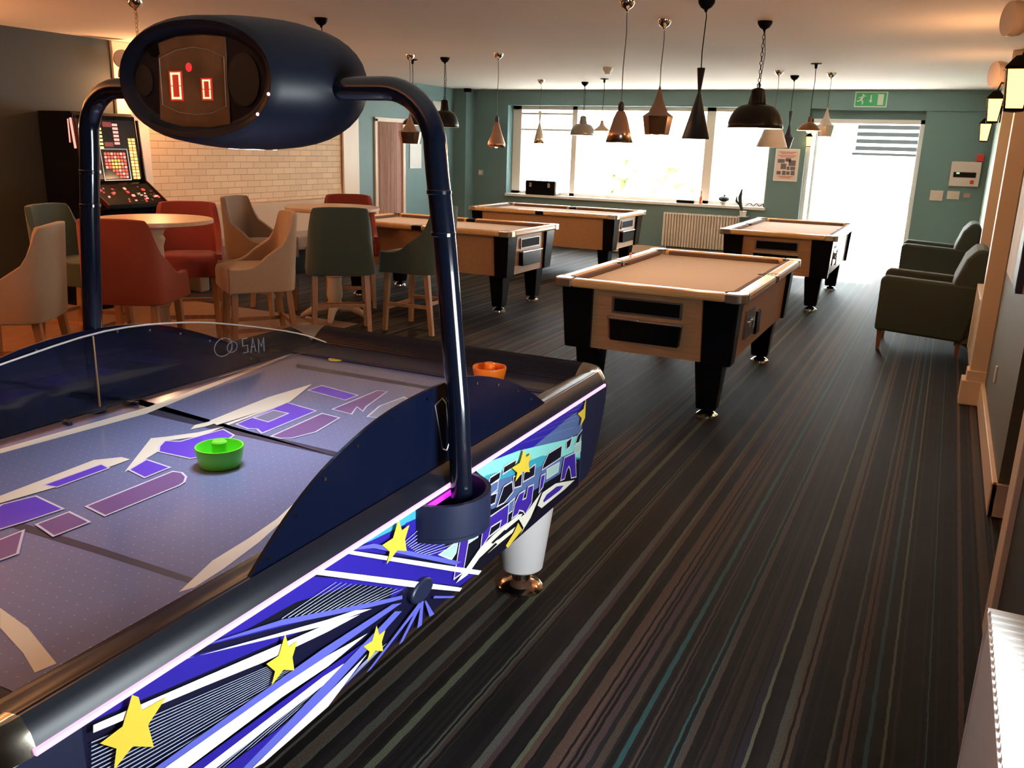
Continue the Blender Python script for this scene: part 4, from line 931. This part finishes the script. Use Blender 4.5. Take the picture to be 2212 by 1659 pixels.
# ------------------------------------------------------------------ pendant lamps
def pendant(kind, x, y, zt, zb, wd, label, lit=True):
    t = empty('pendant_lamp', (x, y, 0), 0, label, 'pendant lamp', 'mixed industrial pendant lamps')
    r = wd/2; h = zt-zb
    chain = kind.startswith('dome') and wd > .28
    metal = {'dome_brass': BRASS, 'dome_black': mat('black_lamp_enamel', (.007, .006, .006), .3, spec=.25), 'dome_big': mat('black_lamp_enamel', (.007, .006, .006), .3, spec=.25), 'dome_grey': mat('bronze_grey_lamp', (.16, .13, .10), .3, .7), 'diamond': mat('rose_copper_lamp', (.42, .27, .20), .16, 1), 'cone_copper': mat('copper_lamp', (.55, .34, .24), .25, 1), 'diabolo_steel': mat('gold_steel_lamp', (.66, .56, .42), .18, 1),
             'diabolo_black': mat('matt_black_lamp', (.010, .010, .011), .5), 'cone_white': mat('pale_grey_lamp', (.52, .46, .40), .5), 'dome_bronze': mat('bronze_lamp', (.20, .09, .03), .35, .8), 'diamond_white': mat('pale_copper_lamp', (.60, .50, .42), .22, .9), 'dome_small_dark': mat('dark_lamp_metal', (.03, .022, .02), .3, .6), 'flare': mat('tan_lamp_metal', (.40, .28, .16), .35, .8)}[kind]
    dark = kind in ('dome_black', 'dome_big', 'diabolo_black', 'dome_small_dark', 'dome_grey', 'dome_bronze', 'flare')
    RM = BLACKM if dark else CHROME
    b = MB()
    if kind in ('dome_bronze', 'flare', 'dome_small_dark'): b.lathe([(.001, CZ), (.055, CZ), (.055, CZ-.008), (.015, CZ-.016), (.012, CZ-.05), (.001, CZ-.05)], (0, 0, 0), 20)
    else: b.lathe([(.001, CZ), (.052, CZ), (.050, CZ-.018), (.034, CZ-.042), (.012, CZ-.055), (.006, CZ-.07), (.001, CZ-.07)], (0, 0, 0), 20)
    b.build('ceiling_rose', RM, t, smooth=True)
    b = MB()
    if chain:
        z = CZ-.06; k = 0
        while z > zt+.03:
            pts = [(.009*math.cos(R(a)), 0, z-.017+.017*math.sin(R(a))) if k % 2 else (0, .009*math.cos(R(a)), z-.017+.017*math.sin(R(a))) for a in range(0, 360, 45)]
            b.tube(pts, .0024, 5, closed=True); z -= .029; k += 1
        b.tube([(.006, 0, CZ-.06), (.02, .004, (CZ+zt)/2), (.004, 0, zt)], .0022, 5)
        cn = b.build('chain', BLACKM if kind != 'dome_brass' else BRASS, t)
    else:
        b.tube([(0, 0, CZ-.05), (.006, 0, (CZ+zt)/2+.1), (-.003, 0, (CZ+zt)/2-.1), (0, 0, zt-.01)], .003 if not dark else .0035, 6); b.build('cord', mat('grey_cord', (.10, .09, .08), .6) if not dark else BLACKM, t)
    seg = 32; off = 0; inner = None
    if kind.startswith('dome') and wd > .28:
        P = [(.001, 1), (.10, 1), (.22, .965), (.24, .93), (.27, .63), (.33, .60)]
        P += [(.33+.67*math.sin(R(a)), .60*math.cos(R(a))) for a in (20, 32, 45, 58, 70, 80, 90)]
        b = MB(); b.tube([(.012*math.cos(R(a)), 0, zt+.016+.016*math.sin(R(a))) for a in range(0, 360, 40)], .0035, 6, closed=True)
        for a in range(4): b.tube([(r*.20*math.cos(a*math.pi/2), r*.20*math.sin(a*math.pi/2), zt-.01), (r*.30*math.cos(a*math.pi/2), r*.30*math.sin(a*math.pi/2), zb+h*.60)], .006, 6)
        b.build('lamp_cap', metal, t)
        inner = mat('white_lamp_lining', (.85, .82, .76), .4)
    elif kind in ('dome_bronze', 'dome_small_dark'):
        P = [(.001, 1), (.13, 1), (.16, .80), (.20, .62), (.45, .52), (.72, .36), (.92, .12), (1, 0)]; inner = mat('warm_lamp_lining', (.7, .5, .3), .4)
    elif kind == 'flare': P = [(.001, 1), (.16, .98), (.20, .75), (.30, .52), (.62, .30), (.90, .12), (1, 0)]; inner = mat('warm_lamp_lining', (.7, .5, .3), .4)
    elif kind.startswith('diamond'): P = [(.001, 1), (.05, 1), (.09, .93), (.30, .68), (.62, .47), (1, .38), (.98, .35), (.80, 0)]; seg = 10 if kind == 'diamond' else 14
    elif kind == 'cone_copper': P = [(.001, .80), (.16, .80), (.30, .76), (.50, .60), (.74, .30), (1, 0)] if wd > .181 and zb > 1.65 else [(.001, .80), (.20, .80), (.32, .70), (.62, .42), (1, .12), (1.0, 0)]
    elif kind.startswith('diabolo'): P = [(.28, 1), (.10, .66), (1, 0)] if kind == 'diabolo_black' and wd > .15 else [(.30, 1), (.10, .66), (.55, .38), (1, .30) if wd < .15 else (.8, .18), (.55, 0) if wd < .15 else (1, 0)]
    else: P = [(.001, 1), (.36, 1), (.40, .98), (1, 0)]
    b = MB(); prof_ = [(max(a*r, .0008), zb+c*h) for a, c in P]; b.lathe(prof_, (0, 0, 0), seg, off=off)
    sh = b.build('lamp_shade', metal, t, smooth=not kind.startswith('diamond'), ang=50)
    so = sh.modifiers.new('thick', 'SOLIDIFY'); so.thickness = .0025; so.offset = -1 if False else 1
    if inner:
        k0 = 5 if len(P) > 9 else 3
        b = MB(); b.lathe([(max(a*r-.004, .0008), zb+c*h-.001) for a, c in P[k0:]], (0, 0, 0), seg); b.build('shade_lining', inner, sh, smooth=True)
    if kind == 'cone_copper':
        b = MB(); b.lathe([(.001, 1.0*h+zb), (.010, zb+h), (.012, zb+.97*h), (.020, zb+.95*h), (.021, zb+.82*h), (.017, zb+.79*h), (.001, zb+.79*h)], (0, 0, 0), 20); b.build('lamp_holder', mat('dark_wood_lamp_holder', (.03, .02, .015), .4), t, smooth=True)
    zbulb = zb+(.02 if kind in ('dome_bronze', 'cone_copper', 'flare', 'dome_small_dark') else .05)
    if kind in ('dome_bronze', 'dome_big'): zbulb = zb+.0
    b = MB(); b.sphere((0, 0, zbulb), .026, n=14); b.lathe([(.001, .02), (.014, .02), (.014, .07), (.001, .07)], (0, 0, zbulb), 12); b.build('bulb', BULB if lit else WHITE, t, smooth=True)
    if lit: point('bulb_light', (x, y, zbulb-.035), PEND_W, WARM, .03)
    return t
PEND_W = 14
LAMPS = [
('dome_brass',-5.30,4.70,2.257,2.025,0.298,'aged brass dome pendant on a chain, half hidden behind the scoreboard',1),
('dome_black',-4.53,5.78,2.285,2.125,0.22,'black chain pendant whose shade hangs behind the top of the scoreboard',0),
('diamond',-5.38,8.35,1.945,1.630,0.254,'mirror copper diamond pendant seen just under the bend of the scoreboard pole',1),
('dome_small_dark',-5.64,8.81,1.977,1.835,0.245,'small dark dome pendant with bright bulb behind the pole bend, on a thin rod',1),
('dome_black',-5.14,8.68,2.109,1.816,0.318,'black dome pendant on a chain in front of the teal corner',0),
('cone_copper',-4.33,8.38,1.936,1.620,0.184,'small copper teardrop pendant with glowing bulb left of the window',1),
('diabolo_steel',-5.37,11.72,2.123,1.681,0.159,'slim gold hourglass pendant before the left window pane',1),
('dome_grey',-4.89,12.17,2.084,1.815,0.362,'far bronze grey dome pendant before the window mullion',1),
('flare',-4.39,11.62,2.008,1.869,0.228,'small tan flared pendant before the middle of the window',1),
('cone_copper',-1.99,5.60,1.936,1.682,0.182,'large copper cone pendant with dark holder above the front pool table',1),
('diamond',-2.01,6.47,2.092,1.751,0.233,'large mirror copper diamond pendant above the front pool table',1),
('diabolo_black',-1.52,5.73,2.149,1.719,0.179,'large matt black hourglass pendant above the front pool table',1),
('dome_big',-1.35,6.72,2.096,1.816,0.397,'largest black dome pendant with white lining on a chain',1),
('cone_white',-1.92,10.61,1.996,1.711,0.351,'pale grey cone pendant partly behind the largest black dome',1),
('diabolo_black',-1.86,11.30,2.139,1.705,0.135,'slim dark pendant just above the wall poster',1),
('dome_bronze',-1.42,9.85,2.022,1.884,0.242,'small bronze dome pendant with bare glowing bulb left of the doorway',1),
('diamond_white',-1.40,10.96,2.169,1.847,0.193,'pale copper diamond pendant before the top of the doorway',1)]
for L_ in LAMPS: pendant(*L_[:6], L_[6], bool(L_[7]))
b = MB(); b.lathe([(.001, CZ), (.06, CZ), (.055, CZ-.03), (.035, CZ-.05), (.030, CZ-.075), (.001, CZ-.078)], (0, 0, 0), 24); o = b.build('smoke_detector', WHITE, smooth=True); o.location = (-3.76, 10.05, 0); tag(o, 'round white smoke detector on the ceiling in front of the window', 'smoke detector')
b = MB(); b.box(-.05, .05, -.05, .05, CZ-.06, CZ-.002); o = b.build('motion_sensor', BLACKM, bevel=.01); o.location = (-7.50, 13.42, 0); tag(o, 'small black motion sensor in the ceiling corner above the teal wall', 'sensor')

# ------------------------------------------------------------------ wall lanterns and speakers
AMBER = mat('amber_lantern_glass', (1, .62, .22), .25, emit=(1.0, .50, .12), estr=4.5)
def lantern(x, y, z, sgn, s, label, watt):
    t = empty('wall_lantern', (x, y, z), 0, label, 'wall lantern', 'glowing wall lanterns')
    b = MB(); b.lathe([(.001, .10*s), (.03*s, .095*s), (.075*s, .055*s), (.078*s, .045*s), (.001, .045*s)], (0, 0, 0), 4, off=math.pi/4); b.lathe([(.001, -.115*s), (.05*s, -.11*s), (.052*s, -.10*s), (.001, -.10*s)], (0, 0, 0), 4, off=math.pi/4)
    for k in range(4):
        a = math.pi/4+k*math.pi/2; b.tube([(.066*s*math.cos(a), .066*s*math.sin(a), .045*s), (.046*s*math.cos(a), .046*s*math.sin(a), -.105*s)], .004*s, 6)
    b.build('frame', BLACKM, t)
    b = MB(); b.lathe([(.062*s, .044*s), (.042*s, -.10*s)], (0, 0, 0), 4, off=math.pi/4); b.lathe([(.001, .03*s), (.025*s, .0), (.022*s, -.04*s), (.001, -.055*s)], (0, 0, 0), 12); b.build('glass', AMBER, t)
    b = MB(); b.tube([(0, 0, .09*s), (sgn*.02, 0, .15*s), (sgn*.10, 0, .14*s)], .006, 8); b.box(min(sgn*.10, sgn*.112), max(sgn*.10, sgn*.112), -.045*s, .045*s, .06*s, .20*s); b.build('wall_bracket', BLACKM, t)
    point('lantern_light', (x-sgn*.13, y-.02, z+.02), watt, (1.0, .50, .22), .05)
lantern(.21, 4.90, 2.0, 1, 1.2, 'large glowing amber lantern at the right picture edge', 16)
lantern(.185, 7.05, 2.0, 1, 1.0, 'second glowing amber lantern on the right wall', 13)
lantern(.20, 9.25, 1.91, 1, 1.0, 'farthest glowing amber lantern on the right wall', 10)
lantern(-7.68, 3.9, 1.85, -1, 1.2, 'amber lantern on the dark green left wall, outside the picture', 45)
lantern(-7.655, 6.78, 2.05, -1, 1.0, 'added amber lantern high on the trim left of the brick wall, behind the scoreboard', 34)  # added lantern, hidden by the scoreboard, to warm bricks and ceiling
lantern(-1.95, YF-.115, 1.85, 0, .9, 'lantern on the far wall between poster and doorway', 7)
def speaker(x, y, z, rz, label):
    t = empty('wall_speaker', (x, y, z), rz, label, 'speaker', 'oval wall speakers near the ceiling')
    b = MB(); b.lathe([(.001, -.055), (.055, -.05), (.085, -.02), (.092, .02), (.088, .05), (.001, .056)], (0, 0, 0), 28, sy=.8); o = b.build('housing', mat('pale_speaker_plastic', (.46, .36, .30), .5), t, smooth=True); o.rotation_euler = (R(90), 0, 0); o.scale = (1, 1.25, 1)
    b = MB(); b.tube([(0, .04, 0), (0, .12, 0)], .012, 8); b.build('bracket', BLACKM, t)
speaker(.19, 5.7, 2.38, R(-65), 'pale oval speaker at the top right corner of the picture')
speaker(.20, 7.4, 2.23, R(-65), 'pale oval speaker above the second lantern on the right')
speaker(-7.62, 6.55, 2.36, R(60), 'pale oval speaker high on the left wall beside the scoreboard')

# ------------------------------------------------------------------ things on the far wall
GREENS = mat('exit_sign_green', (.02, .30, .10), .35); SWH = mat('sign_white', (.62, .72, .60), .4)
t = empty('exit_sign', (-1.19, YF-.04, 2.415), 0, 'green exit sign with running figure, arrow and door above the doorway', 'exit sign')
b = MB(); b.box(-.215, .215, -.006, .008, -.105, .105); b.build('border', SWH, t)
b = MB(); b.box(-.20, .20, -.009, -.004, -.09, .09); pl = b.build('panel', GREENS, t)
def sp(pts): b.prism(pts, lambda p, y: (p[0], y, p[1]), -.012, -.0088)
b = MB(); sp([(-.105+.014*math.cos(a), .058+.014*math.sin(a)) for a in [k*.7 for k in range(9)]])
sp([(-.135, .025), (-.115, .045), (-.095, .035), (-.115, -.005), (-.095, -.03), (-.10, -.07), (-.115, -.07), (-.112, -.035), (-.135, -.015), (-.16, -.03), (-.185, -.028), (-.183, -.015), (-.158, -.015), (-.14, .0)])
sp([(-.095, .035), (-.065, .045), (-.062, .053), (-.098, .046)]); sp([(-.135, .03), (-.165, .012), (-.17, .02), (-.13, .042)])
sp([(-.008, .06), (.008, .06), (.008, -.01), (.024, -.01), (0, -.05), (-.024, -.01), (-.008, -.01)])
sp([(.09, -.075), (.165, -.075), (.165, .07), (.09, .07)]); b.build('pictogram', SWH, pl)
t = empty('poster', (-2.25, YF-.012, 1.48), 0, 'white event poster on the teal wall between window and doorway', 'poster')
b = MB(); b.box(-.175, .175, 0, .006, -.235, .235); b.build('frame', WHITE, t)
b = MB(); b.box(-.150, .150, -.003, .001, -.215, .215); ps = b.build('sheet', mat('pinkish_poster_paper', (.74, .60, .52), .5), t)
b = MB()
for k, (zz, ww) in enumerate(((.185, .12), (.165, .09), (.135, .13), (.115, .10), (-.165, .11), (-.185, .08))): b.box(-ww, ww, -.0045, -.0028, zz-.005, zz+.004)
b.build('text_lines', mat('poster_red_ink', (.45, .10, .08), .5), ps)
b = MB()
for x0, x1, z0, z1 in ((-.13, -.03, .03, .085), (-.02, .06, .05, .10), (.03, .13, -.01, .07), (-.08, .0, -.06, .02), (.01, .05, -.07, -.02), (.06, .13, -.07, -.02), (-.13, -.07, -.14, -.09), (-.05, .0, -.145, -.085), (.01, .06, -.14, -.09), (.075, .13, -.145, -.08)): b.box(x0, x1, -.0045, -.0028, z0, z1)
b.build('pictures', mat('poster_grey_pictures', (.13, .11, .12), .5), ps)
t = empty('fire_alarm_panel', (.145, YF-.045, 1.445), 0, 'white fire alarm panel with dark display on the far wall right of the doorway', 'fire alarm panel')
b = MB(); b.box(-.185, .185, -.01, .045, -.165, .165); b.build('housing', mat('pinkish_white_panel', (.66, .54, .48), .4), t, bevel=.006)
b = MB(); b.box(-.145, .135, -.014, -.008, -.045, .025); dp = b.build('display', BLACK, t)
b = MB(); b.box(-.11, -.07, -.017, -.013, 0, .02); b.build('indicator', mat('lit_green_indicator', (.6, .9, .6), .4, emit=(.5, .8, .45), estr=.8), dp)
b = MB(); b.box(.075, .12, -.013, -.008, -.13, -.08); b.build('key_switch', mat('fire_red', (.55, .02, .015), .4), t)
for x, z, s, h, lab in ((-.17, 1.14, .082, .07, 'left of the two pale square switch plates below the fire alarm panel'), (.04, 1.155, .078, .055, 'right of the two pale square switch plates below the fire alarm panel')):
    b = MB(); b.box(-s, s, -.012, 0, -h, h); o = b.build('switch_plate', mat('peach_white_plastic', (.64, .52, .44), .4), bevel=.003); o.location = (x, YF-.001, z); tag(o, lab, 'switch plate')
    b = MB(); b.box(-.03, .03, -.018, -.010, -.03, .03); b.build('rocker', mat('peach_white_plastic', (.64, .52, .44), .4), o, bevel=.002)
b = MB(); b.box(-.04, .04, -.02, 0, -.03, .03); o = b.build('socket', mat('red_grey_plastic', (.42, .22, .18), .4), bevel=.004); o.location = (.21, YF-.001, 1.16); tag(o, 'small reddish key switch right of the two switch plates', 'switch')
b = MB(); b.box(-.045, .045, -.045, 0, -.045, .045); o = b.build('alarm_call_point', mat('fire_red', (.55, .02, .015), .4), bevel=.005); o.location = (.30, YF-.001, 1.665); tag(o, 'small red alarm sounder above the fire alarm panel', 'alarm')
b = MB(); b.box(-.045, .045, -.012, 0, -.045, .045); o = b.build('light_switch', mat('brass_white_switch', (.55, .48, .42), .3, .5), bevel=.003); o.location = (-7.42, YF-.001, 1.17); tag(o, 'single light switch on the far teal wall left of the window', 'switch')
b = MB(); b.box(-.03, .01, -.018, -.010, -.02, .02); b.build('rocker', WHITE, o)
b = MB(); b.box(-.08, .08, -.014, 0, -.045, .045); o = b.build('wall_socket', WHITE, bevel=.003); o.location = (-7.38, YF-.001, .50); tag(o, 'white double socket low on the far teal wall above the oak table', 'socket')
# notices on the left wall
b = MB(); b.box(0, .012, -.17, .17, -.19, .19); o = b.build('notice_board', WHITE); o.location = (XL, 12.26, 1.43); tag(o, 'white notice on the left teal wall seen behind the pole', 'notice')
b = MB(); b.box(0, .014, -.20, .20, -.14, .14); o = b.build('picture_frame', mat('pale_frame', (.62, .62, .52), .5)); o.location = (XL, 12.98, 2.17); tag(o, 'small pale framed picture behind the black chain pendant', 'picture')
# right wall: fire notice, pictures, switches
b = MB(); b.box(-.02, 0, -.10, .10, -.20, .20); o = b.build('fire_notice', WHITE, bevel=.002); o.location = (XR-.0, 8.05, 1.42); tag(o, 'narrow white notice with red strip on the right wall between two pilasters', 'sign')
b = MB(); b.box(-.026, -.019, -.05, .06, -.19, .17); b.build('red_strip', mat('fire_red', (.55, .02, .015), .4), o)
b = MB(); b.box(-.03, 0, -.45, .45, -.42, .42); o = b.build('framed_picture', mat('pale_canvas_picture', (.50, .44, .38), .6, noise=.25, nscale=5)); o.location = (.40, 5.55, 1.42); tag(o, 'large pale picture with navy edge on the right wall', 'picture')
b = MB(); b.box(-.032, .0, -.462, -.45, -.43, .43); b.box(-.034, -.029, -.45, -.22, -.42, .42); b.build('navy_band', mat('navy_picture_band', (.03, .03, .07), .5), o)
b = MB(); b.box(-.012, 0, -.02, .02, -.05, .05); o = b.build('cable_outlet', WHITE, bevel=.003); o.location = (.40, 5.75, .42); tag(o, 'tiny white cable outlet low on the right wall', 'outlet')

# ------------------------------------------------------------------ things on the sill
t = empty('tool_case', (-6.24, YF+.08, WZ0+.012), 0, 'black flight case with silver catches on the window sill', 'case')
b = MB(); b.box(-.30, .26, -.11, .11, 0, .235); b.build('body', BLACKM, t, bevel=.015)
b = MB(); b.box(.25, .275, -.113, .113, .01, .225); b.build('end_plate', STEEL, t)
for x in (-.20, .14):
    b = MB(); b.box(x-.02, x+.02, -.118, -.108, .13, .20); b.build('catch', STEEL, t)
b = MB(); b.tube([(-.08, 0, .235), (-.07, 0, .262), (.05, 0, .262), (.06, 0, .235)], .007, 8); b.build('handle', BLACKM, t)
b = MB(); b.lathe([(.001, 0), (.001, .16), ], (0, 0, 0), 4); b = MB(); b.box(-.14, .14, -.025, .025, 0, .045); o = b.build('chalk_box', BLACKM, bevel=.008); o.location = (-3.74, YF+.0, WZ0+.012); tag(o, 'long low black box lying on the window sill', 'box')
b = MB(); b.lathe([(.001, 0), (.026, 0), (.028, .09), (.012, .13), (.012, .185), (.015, .20), (.001, .20)], (0, 0, 0), 18); o = b.build('bottle', mat('orange_red_bottle', (.55, .16, .06), .2), smooth=True); o.location = (-3.50, YF+.02, WZ0+.012); tag(o, 'small orange red bottle on the window sill by the mullion', 'bottle')
t = empty('plant_bowl', (-3.14, YF+.02, WZ0+.012), 0, 'dark round plant in a small pale bowl on the window sill', 'plant')
b = MB(); b.lathe([(.001, 0), (.035, 0), (.06, .05), (.055, .055), (.001, .05)], (0, 0, 0), 20); b.build('bowl', WHITE, t, smooth=True)
b = MB(); b.sphere((0, 0, .095), .085, n=16, sz=.5); b.tube([(0, 0, .12), (.01, 0, .16)], .014, 8); b.build('foliage', mat('dark_foliage', (.012, .022, .012), .7), t, smooth=True)
t = empty('potted_cactus', (-2.87, YF-.10, .703), 0, 'tall thin dark plant in a pale pot on the radiator end', 'plant')
b = MB(); b.lathe([(.001, 0), (.045, 0), (.058, .075), (.050, .078), (.001, .06)], (.07, 0, 0), 20); b.build('pot', WHITE, t, smooth=True)
b = MB(); b.tube([(.07, 0, .05), (.02, 0, .16), (.0, 0, .28), (.02, 0, .40)], [.016, .026, .030, .010], 10); b.tube([(.01, 0, .16), (-.05, 0, .22), (-.05, 0, .29)], [.012, .02, .008], 8); b.build('stem', mat('dark_foliage', (.012, .022, .012), .7), t, smooth=True)
b = MB(); b.box(.0, .14, -.06, .10, -.012, 0); b.build('stand', WHITE, t)
b = MB(); b.tube([tuple(v) for v in catmull([(-.12, 0, .006), (-.06, .02, .05), (0, 0, .01), (.05, -.02, .055), (.09, 0, .01), (.14, .01, .05), (.15, 0, .006)], 5)], .005, 6); o = b.build('coiled_cable', BLACKM); o.location = (-2.68, YF+.02, WZ0+.014); tag(o, 'loose coil of dark cable at the right end of the window sill', 'cable')

# ------------------------------------------------------------------ outside
b = MB(); b.box(-14, 8, YF+.3, 30, -.12, -.02); struct(b, 'ground_outside', mat('pale_paving', (.75, .74, .70), .8))
t = empty('house', (0, 20, 0), 0, 'pale rendered building seen faintly through the doorway', 'building')
b = MB(); b.box(-4.6, 2.0, 0, .4, -.05, 3.4); b.build('wall', mat('pale_render', (.72, .70, .64), .8), t)
b = MB()
b.box(-1.95, -.55, -.05, 0, 1.70, 2.30)
b.build('window_surround', WHITE, t)
b = MB()
for k in range(4): b.box(-1.9, -.6, -.10, -.05, 1.76+k*.14, 1.84+k*.14)
b.build('shutter', mat('grey_shutter', (.010, .010, .009), .8, spec=.0), t)
b = MB(); b.box(-1.95, -.55, -.11, -.04, 1.66, 1.71); b.build('window_ledge', mat('grey_shutter', (.24, .22, .19), .6), t)
for i, (x, y, z, r) in enumerate(((-6.6, 19, .0, .75), (-5.5, 19.5, .0, .7))):
    t = empty('bush', (x, y, 0), 0, ['left pale green bush seen faintly through the window', 'right pale green bush seen faintly through the window'][i], 'bush')
    b = MB(); rr = random.Random(i)
    for k in range(60):
        a = rr.uniform(0, 6.28); q = rr.uniform(0, 1)**.5*r; zz = rr.uniform(.4, 1.6); b.sphere((q*math.cos(a)*(1.2-.4*zz), q*math.sin(a)*.6, zz), rr.uniform(.10, .2), n=7)
    b.build('foliage', mat('yellow_green_leaves', (.30, .36, .14), .8), t)
    b = MB(); b.tube([(0, 0, -.03), (0, 0, .5)], .05, 8); b.build('stem', LEGW, t)

# ------------------------------------------------------------------ uplighters added out of view to warm the ceiling
def uplighter(x, y, watt, label):
    t = empty('added_uplighter', (x, y, 0), 0, label, 'added floor lamp', 'added warm floor uplighters')
    b = MB(); b.lathe([(.001, 0), (.15, 0), (.15, .015), (.02, .03), (.001, .03)], (0, 0, 0), 28); b.build('base', BLACKM, t, smooth=True)
    b = MB(); b.tube([(0, 0, .02), (0, 0, 1.62)], .012, 10); b.build('pole', BLACKM, t)
    b = MB(); b.lathe([(.001, 1.60), (.06, 1.61), (.13, 1.66), (.17, 1.72), (.165, 1.72), (.12, 1.67), (.05, 1.63), (.001, 1.625)], (0, 0, 0), 28); b.build('lamp_bowl', BRASS, t, smooth=True)
    l = bpy.data.lights.new('added_uplight', 'SPOT'); l.energy = watt; l.color = (1.0, .38, .13); l.spot_size = R(165); l.spot_blend = .6; l.shadow_soft_size = .06
    o = bpy.data.objects.new('added_uplight', l); col.objects.link(o); o.location = (x, y, 1.74); o.rotation_euler = (R(180), 0, 0)
uplighter(-7.3, 2.5, 450, 'added brass floor uplighter by the dark green wall, outside the picture')
uplighter(-2.6, -.9, 110, 'added brass floor uplighter behind the camera, outside the picture')
uplighter(-4.9, .9, 210, 'added brass floor uplighter left of the air hockey table, outside the picture')
